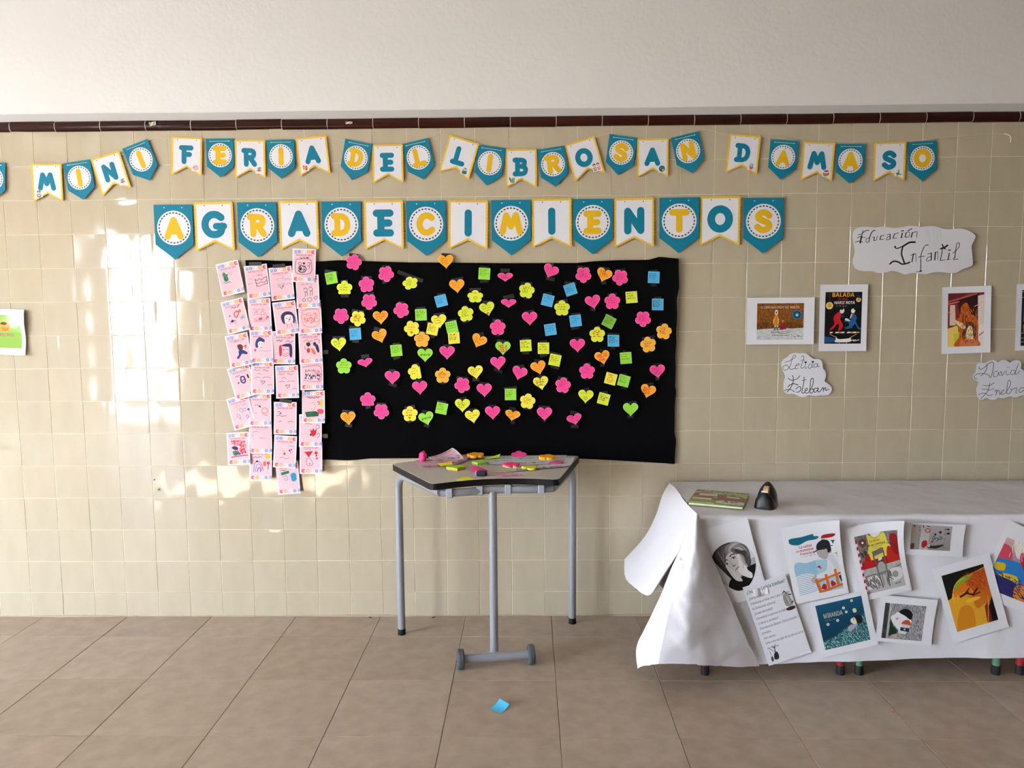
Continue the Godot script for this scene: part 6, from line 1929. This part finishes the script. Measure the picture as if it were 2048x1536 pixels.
	part("blade_block", loft.call([[0.008, 0.030, 0.040, 0.034], [0.020, 0.050, 0.041, 0.022], [0.034, 0.064, 0.040, 0.018], [0.044, 0.064, 0.037, 0.017], [0.052, 0.040, 0.032, 0.016], [0.058, 0.010, 0.024, 0.012]]), blk, ds)
	var rl := begin()
	lathe(rl, [Vector2(-0.0095, 0.0), Vector2(-0.0095, 0.024), Vector2(0.0095, 0.024), Vector2(0.0095, 0.0)], Vector3(0.002, 0.058, 0.010), Vector3.RIGHT, 30)
	part("tape_roll", rl.commit(), mat("c49a72", 0.35, 0.5), ds)
	part("tape_strip", box_mesh(Vector3(0.019, 0.0006, 0.030), 0.0, Vector3(0.001, 0.0655, 0.034)), mat("d8d4c8", 0.2, 0.6), ds)
	part("cutter_blade", box_mesh(Vector3(0.024, 0.006, 0.0012), 0.0, Vector3(0.001, 0.067, 0.047)), mat("c8ccd0", 0.3, 0.6, 0.9), ds)

# ------------------------------------------------------------------ sheets stuck on the paper's front
func front_sheet(x: float, y: float, ang: float, w: float, h: float, img: Rect2, bd: Board, curl: float, z: float, label: String, called := "book_poster"):
	var b := func(u: float, v: float) -> float: return 0.002 + curl * pow(clampf(u + (1.0 - v) - 1.25, 0.0, 1.0), 2) * 4.0 + 0.004 * v * v + 0.003 * sin(u * 3.0) * (1.0 - v)
	return poster(called, Vector3(x, y, z), Vector3(0, 0, deg_to_rad(ang)), w, h, img, bd, b, label)

func make_front_posters():
	# oval portrait
	var a := Board.new(self, 480, 560, hexc("f0f0f4"))
	a.frame(0, 0, 4.0)
	var egg := catmull(V("60,4 84,9 104,28 115,55 112,84 98,112 80,130 62,136 44,130 20,104 8,80 5,52 14,26 34,9"), 6, true)
	a.fill([a.place(egg)], hexc("8d8d8f"))
	var parts := [["c4c4c6", "5,50 30,50 62,140 30,140 2,90"], ["1a1a1c", "10,26 24,10 34,20 36,60 70,124 60,126 22,60"], ["e0e0e2", "94,20 118,40 118,66 98,62"], ["b4b4b6", "92,66 120,62 118,92 90,90"],
		["d8d4d2", "38,50 46,38 62,30 80,40 84,60 78,86 64,102 50,92 40,72"], ["b8b4b2", "38,50 42,48 48,70 62,100 50,92 40,72"],
		["0c0c0e", "34,112 46,98 62,104 80,96 88,82 104,78 120,80 116,104 98,140 60,142 36,128"],
		["e4e2e0", "38,62 42,60 52,78 64,96 70,112 56,108 46,90"], ["efeceb", "74,42 80,44 86,58 88,74 90,88 98,100 94,112 80,104 70,94 66,82 72,64"], ["b0acaa", "80,46 83,46 88,66 86,76"],
		["3c3a3c", "20,28 34,10 58,4 66,10 54,22 44,42 40,56 36,72 28,54"], ["5a5658", "40,14 62,8 60,22 48,34 42,48 38,50 34,36"], ["8a8688", "50,14 66,8 84,12 70,16 58,24 48,36"], ["b2aeb0", "56,20 74,9 92,14 84,20 68,22 58,34"],
		["6a6668", "62,24 84,14 100,22 106,42 104,62 98,76 90,70 92,52 82,42 70,38"], ["3a383a", "72,26 90,28 98,44 94,60 86,44 74,36"], ["4a4648", "90,54 100,50 104,66 98,80 92,76"], ["a6a2a4", "70,22 84,22 94,34 88,34 78,27"]]
	for p in parts:
		for q in Geometry2D.intersect_polygons(PackedVector2Array(catmull(V(p[1]), 5, true)), PackedVector2Array(egg)): a.fill([a.place(Array(q))], hexc(p[0]))
	for s in [["1c1a1c", 2.6, "56,41 61,37 68,38"], ["1c1a1c", 2.4, "39,51 43,47 47,48"], ["3a3838", 1.6, "58,47 64,44 69,46"], ["5a5656", 1.8, "56,66 59,69 63,66"], ["5a4e4e", 1.8, "60,80 65,76 71,73"], ["8e8a88", 1.0, "52,50 54,60 57,66"], ["9a9696", 1.0, "76,50 82,64 80,80"], ["c8c4c4", 1.0, "30,20 34,40 40,60"], ["9a9698", 1.0, "46,20 40,36 38,52"], ["d0ccce", 1.2, "60,16 74,14 90,22 98,36"], ["c0bcbe", 1.0, "64,20 78,20 90,30"], ["7a7678", 1.0, "94,46 100,58 96,72"]]:
		a.line(catmull(V(s[2]), 5), s[1], hexc(s[0]))
	a.dot(Vector2(64, 47.5), 2.2, hexc("222022"))
	a.dot(Vector2(44, 57), 2.4, hexc("2a2426"))
	a.dot(Vector2(58, 66), 1.2, hexc("4a4646"))
	front_sheet(3.083, 0.457, 16.4, 0.213, 0.310, Rect2(0.14, 0.22, 0.84, 0.66), a, 0.004, 0.6185, "white sheet with an oval black and white portrait of a woman holding her cheeks")
	# printed questions
	var b := Board.new(self, 600, 1000, hexc("e9e9ee"))
	b.frame(0, 0, 6.0)
	b.text(Vector2(2, 10), 9.5, "¿Quién es Leticia Esteban?", hexc("1d4f58"), "Droid Serif", 700, 94.0)
	var lines := ["¿Qué ha estudiado?", "Es licenciada en bellas Artes y tiene un Máster", "en ilustración editorial.", "¿En qué universidad?", "Universidad Complutense de Madrid.", "¿Cuál es tu profesión?", "Ilustradora de álbumes y libros infantiles y", "juveniles.", "Dato curioso:", "Lleva a cabo una labor de fomento a la lectura", "en colegios."]
	for i in lines.size(): b.text(Vector2(3 + i * 0.5, 24 + i * 11.0), 6.6, lines[i], hexc("2a2a30"), "Droid Serif", 400, minf(94.0, lines[i].length() * 2.25))
	b.draw(["P 9a968f 80,40 92,36 98,60 90,64 80,60", "s 3a3430 2 82,34 86,30 90,36", "S 2a2224 2.4 94,40 102,44 100,56 96,58", "e 3a1a1c 90,69 12 4", "S 5a5650 1 84,42 86,58", "S e0dcd4 1 88,42 90,60",
		"P 2a2a2c 18,150 26,146 28,156 24,162 16,160", "s 2a2a2c 2 22,150 24,136", "S 4a4a4c 1 24,140 20,132", "S 4a4a4c 1 24,138 28,130", "S 4a4a4c 1 22,146 12,136", "S 3a3a3c 1 12,150 10,142", "P 4a4a4c 8,158 12,152 14,160 10,164"])
	front_sheet(3.262, 0.240, 19.0, 0.168, 0.325, Rect2(0.02, 0.02, 0.96, 0.96), b, 0.0, 0.626, "white sheet of printed questions with a small coffee pot, hanging below the hem", "text_sheet")
	# striped rower cover
	var c := Board.new(self, 500, 740, hexc("eeeef3"))
	c.frame(0, 0, 5.0)
	c.draw(["P 12627c 2,6 30,6 54,4 56,9 66,12 60,18 40,18 20,24 2,18", "P 9a1626 76,10 100,10 94,18 72,18", "p 9abf3a 70,20 77,20 71,30", "p 1a5a50 90,26 98,26 94,36", "s 8a8a90 0.5 60,14 100,28",
		"P a9cfe2 2,70 30,70 56,68 80,72 102,66 104,90 100,150 -2,150", "P e8eef4 -2,100 40,100 46,146 -2,150"])
	for i in 18: c.line(catmull([Vector2(2, 72 + i * 4.2), Vector2(18, 70 + i * 4.3), Vector2(34, 73 + i * 4.0), Vector2(50, 68 + i * 4.2)], 4), 0.9, hexc("4a88ac"))
	c.draw(["P b5acac 56,50 60,42 86,40 88,58 80,68 70,70 60,62", "P 22222a 58,44 60,30 74,22 86,28 88,50 82,56 76,48 72,46", "s 22222a 2.4 50,48 62,44", "s 22222a 2 84,40 92,40", "e b5acac 77,50 3 5", "P e9eaee 78,66 88,58 104,78 104,104 74,112 44,112 46,104 68,98 74,84"])
	for i in 12: c.line([Vector2(76 + i * 1.6, 66 + i * 3.4), Vector2(90 + i * 1.2, 62 + i * 3.6)], 0.6, hexc("6a7a9a"))
	c.draw(["P b5acac 34,110 46,104 44,114 40,122 34,120", "p b0202a 50,84 58,82 60,92", "p 9abf3a 94,60 102,56 102,66", "p cc6a2c 40,114 46,112 54,148 46,149", "p cc6a2c 64,106 70,106 72,146 66,147", "p cc6a2c 86,98 92,98 94,142 88,143", "p cc6a2c 42,118 104,106 104,111 43,124", "p cc6a2c 46,144 104,134 104,140 47,150", "P a81c2c 52,138 58,128 64,132 62,142", "P a81c2c 74,130 78,124 86,134 76,138", "p 2a2f33 94,116 103,114 102,130 98,131"])
	c.text(Vector2(20, 30), 9.0, "La valise", hexc("a03a32"), "Droid Sans", 700, 28.0)
	c.text(Vector2(12, 39), 6.0, "de", hexc("a03a32"), "Droid Sans", 700, 6.0)
	c.text(Vector2(20, 38.5), 9.0, "monsieur", hexc("a03a32"), "Droid Sans", 700, 31.0)
	c.text(Vector2(20, 47), 9.0, "Francisco", hexc("a03a32"), "Droid Sans", 700, 31.0)
	c.scribble(Vector2(20, 54), 34, 1.8, hexc("7a7a82"), 0.5)
	front_sheet(3.400, 0.467, 12.1, 0.205, 0.300, Rect2(0.10, 0.13, 0.82, 0.79), c, 0.020, 0.6195, "white sheet with a cover of a striped shirted man by blue waves")
	# yellow and red cover
	var d := Board.new(self, 520, 700, hexc("77726f"))
	d.frame(0, 0, 5.0)
	d.draw(["h 4e4a48 0 0 104 70 400 10 80 0.6 40", "h 96918e 0 0 104 70 200 8 70 0.6 40", "P d9cf52 32,2 44,8 60,8 74,2 80,24 86,44 80,74 26,74 24,50 32,26", "P e7e5ea 42,0 46,9 58,10 68,0", "S b08a3a 1.4 40,0 46,11 58,12 70,0",
		"p a01a22 0,66 104,58 104,78 0,82", "P b01c22 18,50 26,46 30,60 32,80 10,82", "P b52a20 78,40 88,44 92,60 104,50 104,78 76,80 72,66", "P 8a1a1e 86,14 96,8 104,20 104,60 90,56", "S 2a2622 1.4 78,30 92,36 100,44", "S 2a2622 1.4 8,46 16,54 22,62", "P 3a3632 6,40 14,44 12,54", "P 3a3632 16,38 24,42 18,52",
		"p b9b8b6 0,82 104,78 104,142 0,142", "S 7f7c7a 4 0,100 30,98 60,100 104,88", "h 8a8886 0 82 104 96 160 6 80 0.5 40", "P dcdcda 6,108 36,102 40,126 8,130", "P dcdcda 62,98 98,94 100,118 64,124", "h 6a6866 6 104 40 130 60 10 70 2 20", "h 6a6866 62 98 76 122 26 10 70 2 20", "c 9a9896 84,108 8",
		"p 6a6664 36,44 66,38 68,50 38,56", "s 5f5b59 3.4 38,54 46,132", "s 5f5b59 3.4 66,48 64,132", "P 4a4644 48,66 58,64 58,74 48,74", "P e6e4e2 49,64 52,60 58,61 58,66 49,68", "P a8a5a2 46,74 60,74 62,96 44,98", "s 6a6664 2.4 42,98 66,96", "s 6a6664 2 50,98 50,128", "s 6a6664 2 60,98 60,128",
		"c 33201c 18,18 9.6", "c a24a30 18,18 8", "c 3a2220 18,18 6", "c e9e6e0 18,18 3"])
	for i in 17: d.draw(["p %s %f,%f %f,%f %f,%f %f,%f" % ["a81c34" if i % 2 == 0 else "ead9da", 0, 10 + i * 8, 4.5, 8 + i * 8, 4.5, 16 + i * 8, 0, 18 + i * 8]])
	d.text(Vector2(36, 19), 7.0, "LA REINA", hexc("8a3a1c"), "Droid Serif", 700, 27.0)
	d.text(Vector2(29, 28), 7.0, "de las LENTEJAS", hexc("2a2620"), "Droid Sans", 700, 46.0)
	d.scribble(Vector2(40, 34), 26, 1.6, hexc("5a5432"), 0.5)
	d.scribble(Vector2(40, 38), 22, 1.6, hexc("5a5432"), 0.5)
	d.scribble(Vector2(78, 130), 20, 4.0, hexc("44403e"), 1.0)
	front_sheet(3.641, 0.474, 14.0, 0.186, 0.292, Rect2(0.10, 0.14, 0.80, 0.78), d, 0.030, 0.6200, "white sheet with a yellow and red cover of a chair seen from behind")
	# night sky cover
	var e := Board.new(self, 480, 480, hexc("0f4560"))
	e.frame(0, 0, 4.8)
	e.draw(["g 10506e 0a2c40 0 0 100 100", "P 14525c 0,82 30,74 60,58 100,40 101,101 -1,101"])
	var hill := PackedVector2Array(V("0,84 30,76 60,60 100,42 100,100 0,100"))
	for q in [["7fb0b4", 520], ["cfe0de", 260], ["2a7a74", 300]]: e.hatch(0, 40, 100, 100, q[1], 5.0, 72.0, 0.7, hexc(q[0]), 14.0, hill)
	for p in ["58,18 3.2", "62,28 3", "40,42 3.2", "18,46 3.2", "78,6 3"]: e.draw(["c dfe3dc " + p, "c 8a9090 " + p.split(" ")[0] + " 1"])
	e.draw(["P d8dca8 76,26 80,24 84,27 83,33 77,33", "P 231a16 76,44 84,40 92,46 92,56 86,60 78,54", "P ece2cc 68,46 76,44 79,52 78,60 72,58 67,52", "P b9a9bd 58,62 72,58 80,62 66,70 60,72", "c 2a2420 74,47 1.2"])
	e.text(Vector2(13, 27), 14.0, "MIRANDA", hexc("e4dfb8"), "Droid Sans", 400, 41.0)
	e.scribble(Vector2(14, 37), 26, 1.6, hexc("a8b8b8"), 0.5)
	front_sheet(3.514, 0.224, 13.8, 0.218, 0.222, Rect2(0.09, 0.08, 0.80, 0.80), e, 0.003, 0.6250, "square sheet with a night blue cover of a girl lying on a hill")
	# photo of small things
	var f := Board.new(self, 560, 340, hexc("a09d9c"))
	f.frame(0, 0, 5.6)
	f.draw(["g aaa7a6 8a8786 0 0 100 61", "p bdbab8 24,0 46,0 44,61 22,61", "h 5a5654 18 4 24 58 40 3 0 0.6 10", "h 5a5654 82 4 86 58 40 3 0 0.6 10", "e 14120f 7,4 3 2", "e 14120f 8,16 2 3", "P b09a78 4,6 10,8 10,30 4,30", "P 5a3220 2,48 10,46 9,60 2,60",
		"s a84a52 2.4 34,12 38,8 46,10 46,16 40,18 36,16 34,12", "P a01c20 30,40 40,38 42,48 34,56 28,52", "P 23201e 44,46 56,50 80,46 82,49 66,56 50,56 42,54", "e b8b6b2 46,50 4 4", "c 4a2a1c 60,22 3", "c 3a241c 72,16 3.4", "c 6a2a24 54,40 2.4",
		"s 1f3a5a 1.6 54,28 58,26 60,32 56,36 54,30", "s 1f3a5a 1.6 60,34 64,30 70,34 64,38", "s 1f3a5a 1.6 72,26 78,30 74,34 70,30", "e 1c2430 90,8 4 2", "e 1c2430 92,18 4 3", "s 2a2a2c 2 28,2 30,6", "s 2a2a2c 2 38,2 44,4"])
	front_sheet(3.843, 0.548, -3.0, 0.220, 0.124, Rect2(0.10, 0.07, 0.68, 0.76), f, 0.003, 0.6185, "small landscape photo of scattered objects on grey, near the paper's top edge", "photo_sheet")
	# paper cut head
	var g := Board.new(self, 480, 500, hexc("98979a"))
	g.frame(0, 0, 4.8)
	g.draw(["h 6c6a6e 14 0 100 104 900 7 84 0.8 12", "h c4c3c6 14 0 100 104 600 6 84 0.7 12", "p 46423e 0,0 11,0 11,104 0,104", "h 2e2a28 0 0 11 104 80 10 88 1 8", "p b9b9bc 11,0 15,0 15,104 11,104",
		"p 16301e 17,44 26,66 38,78 36,88 28,90 17,98", "P ecebec 17,40 26,32 36,24 66,42 66,60 44,78 38,74 24,58", "P 101216 36,24 46,14 58,14 68,24 70,36 66,44 52,34", "c cf8f9c 33,44 3.4", "p c9a58e 26,94 36,88 38,100 28,104",
		"P c04a24 46,54 54,46 62,46 68,54 66,60 48,60", "p e4dcd8 46,58 66,60 66,68 46,68", "p 1a2c40 44,68 66,70 66,80 44,78", "p dcdcde 40,78 60,80 58,88 40,86", "c 2a2a2a 52,63 1", "c 2a2a2a 60,63 1", "p e8e8ec 52,72 57,72 56,76 53,76"])
	front_sheet(3.748, 0.237, -5.0, 0.212, 0.180, Rect2(0.10, 0.16, 0.72, 0.76), g, 0.003, 0.6245, "landscape sheet with a white paper cut head in a black hat on grey", "picture_sheet")
	# warm orange picture
	var h := Board.new(self, 480, 680, hexc("c86a1c"))
	h.frame(0, 0, 4.8)
	h.draw(["g b8431c c98420 0 0 100 141", "P d2701e 0,30 40,20 60,60 40,100 0,80", "P d9a02a -2,64 50,70 60,100 90,96 101,150 -2,150", "P c8801e 20,92 44,88 50,110 40,150 0,150", "p 14140e 0,0 100,0 100,10 60,14 30,24 16,50 8,60 0,62", "P 7a9a24 22,34 40,18 70,14 60,26 36,34 26,44", "S e0b04a 1.6 12,70 16,46 30,26 60,18 100,8", "S f0d060 1.2 10,62 14,50 20,40", "p 120e0c 84,108 101,80 101,142 78,142", "p 7a1f1c 78,100 88,92 86,142 74,142", "s e8a83a 1.4 92,78 76,142", "h 8a2a14 50 10 98 60 120 8 70 0.8 30", "h f0b04a 10 50 60 66 60 6 60 0.6 30", "s 3a1c10 5 30,62 48,56", "s 3a1c10 4 46,58 60,66", "s 2a140c 4 58,66 72,54", "s 3a1c10 3 60,67 76,64", "s 3a1c10 3 44,56 54,48", "P e0b83a 40,74 64,72 74,78 48,82"])
	front_sheet(3.988, 0.322, 17.5, 0.215, 0.302, Rect2(0.115, 0.115, 0.74, 0.755), h, 0.003, 0.6225, "white sheet with a glowing orange picture with dark corners", "picture_sheet")
	# bright abstract at the right edge
	var k := Board.new(self, 480, 680, hexc("5a6ab0"))
	k.frame(0, 0, 4.8)
	k.draw(["g d8b0a8 3a4a9a 0 0 100 141", "P e8e2d0 20,-4 90,-4 80,34 40,40", "P c8485a -2,20 20,24 30,56 -2,60", "P 2a7ac0 -2,60 60,50 101,60 101,90 -2,92", "P b8243a 44,24 101,20 101,60 64,64", "P e8c83a 60,34 90,32 84,40 66,42", "P d8b424 2,70 22,66 24,84 4,86", "P e0c030 22,92 56,86 62,104 24,108", "P 2a2c6a -2,104 60,104 70,141 -2,141", "P d8862a 64,108 101,104 101,141 70,141", "h ffffff 20 0 90 40 60 20 70 1 30", "h 2a2a5a 0 90 100 140 120 12 20 1.4 30"])
	front_sheet(4.160, 0.439, -22.2, 0.217, 0.302, Rect2(0.10, 0.20, 0.80, 0.68), k, 0.002, 0.6185, "white sheet with a colourful red and blue painting at the right picture edge", "picture_sheet")
	# loose tape holding the portrait and text sheets together
	var tp := solo("tape_piece", sheet(0.055, 0.026, func(u: float, v: float) -> float: return 0.004 * sin(u * 7.0) + 0.003 * v, 10, 4), mat("d9d8d2", 0.18, 0.6), Vector3(3.196, 0.352, 0.631))
	tp.rotation.z = deg_to_rad(10)
	tag(tp, "crinkled strip of clear tape over the word after the printed title's first word", "tape")

func make_floor_scraps():
	var g := []
	var c := [Vector2(2.213, 0.791), Vector2(2.250, 0.828), Vector2(2.219, 0.873), Vector2(2.181, 0.839)]
	for i in 7:
		var row := []
		for j in 7:
			var u := j / 6.0
			var v := i / 6.0
			var p: Vector2 = c[0].lerp(c[1], u).lerp(c[3].lerp(c[2], u), v)
			row.append(Vector3(p.x - 2.216, 0.001 + 0.012 * pow(1.0 - v, 3), p.y - 0.833))
		g.append(row)
	var st := begin()
	grid(st, g)
	tag(solo("fallen_note", st.commit(), mat("4fb4e0", 0.7, 0.25), Vector3(2.216, 0.0, 0.833)), "blue square note lying on the floor in front of the wheeled foot", "sticky note")
	tag(solo("paper_scrap", box_mesh(Vector3(0.006, 0.002, 0.008), 0.0005, Vector3(0, 0.001, 0)), mat("e0606a", 0.8), Vector3(3.599, 0.0005, 0.862)), "tiny pink paper scrap on the floor in front of the long table", "scrap")
	for p in [[1.885, 0.020, 0.5, "small brown leaf bit on the floor by the wall, left of the wheeled foot"], [1.592, 0.020, -0.4, "small dark leaf bit on the floor at the wall, left of the table's leg"]]:
		var lf := solo("leaf_bit", box_mesh(Vector3(0.018, 0.003, 0.006), 0.001, Vector3(0, 0.0016, 0)), mat("4a3a26", 0.9), Vector3(p[0], 0.0, p[1]))
		lf.rotation.y = p[2]
		tag(lf, p[3], "leaf")

func make_tape_bits():
	var m := mat("e9e4d2", 0.08, 0.7)
	for p in [[0.695, 2.236, 0.0215, 0.030, 0.016, 0.2, "crumpled clear tape on the brown capping above the first gap in the pennants"], [1.555, 2.232, 0.0195, 0.030, 0.010, 0.0, "strip of clear tape across the brown capping over the fourth word"]]:
		var t := solo("tape_piece", sheet(p[3], p[4], func(u: float, v: float) -> float: return 0.003 * sin(u * 11.0 + v * 4.0), 10, 4), m, Vector3(p[0], p[1], p[2]))
		t.rotation.z = p[5]
		tag(t, p[6], "tape")
	var hk := thing("wall_plug", Vector3(0.627, 0.604, 0.0), "small round grey wall plug in a tile below the pink cards, at the left", "wall plug")
	var st := begin()
	lathe(st, [Vector2(0.0, 0.0055), Vector2(0.003, 0.0055), Vector2(0.003, 0.0035), Vector2(0.0005, 0.0032), Vector2(0.0005, 0.0)], Vector3.ZERO, Vector3(0, 0, 1), 16)
	part("ring", st.commit(), mat("b5ad98", 0.5), hk)
	part("hole", slab([circle_poly(Vector2.ZERO, 3.2, 12)], [], 0.0003, 0.0008, Rect2(), 0.001), mat("4a4438", 0.9), hk)
	tag(solo("drill_hole", slab([PackedVector2Array(V("-3,-3 2,-4 4,0 2,4 -3,3"))], [], 0.0, 0.0008, Rect2(), 0.001), mat("3a342a", 0.9), Vector3(0.609, 0.650, 0.0)), "small dark chip in the tile just above the wall plug", "hole")
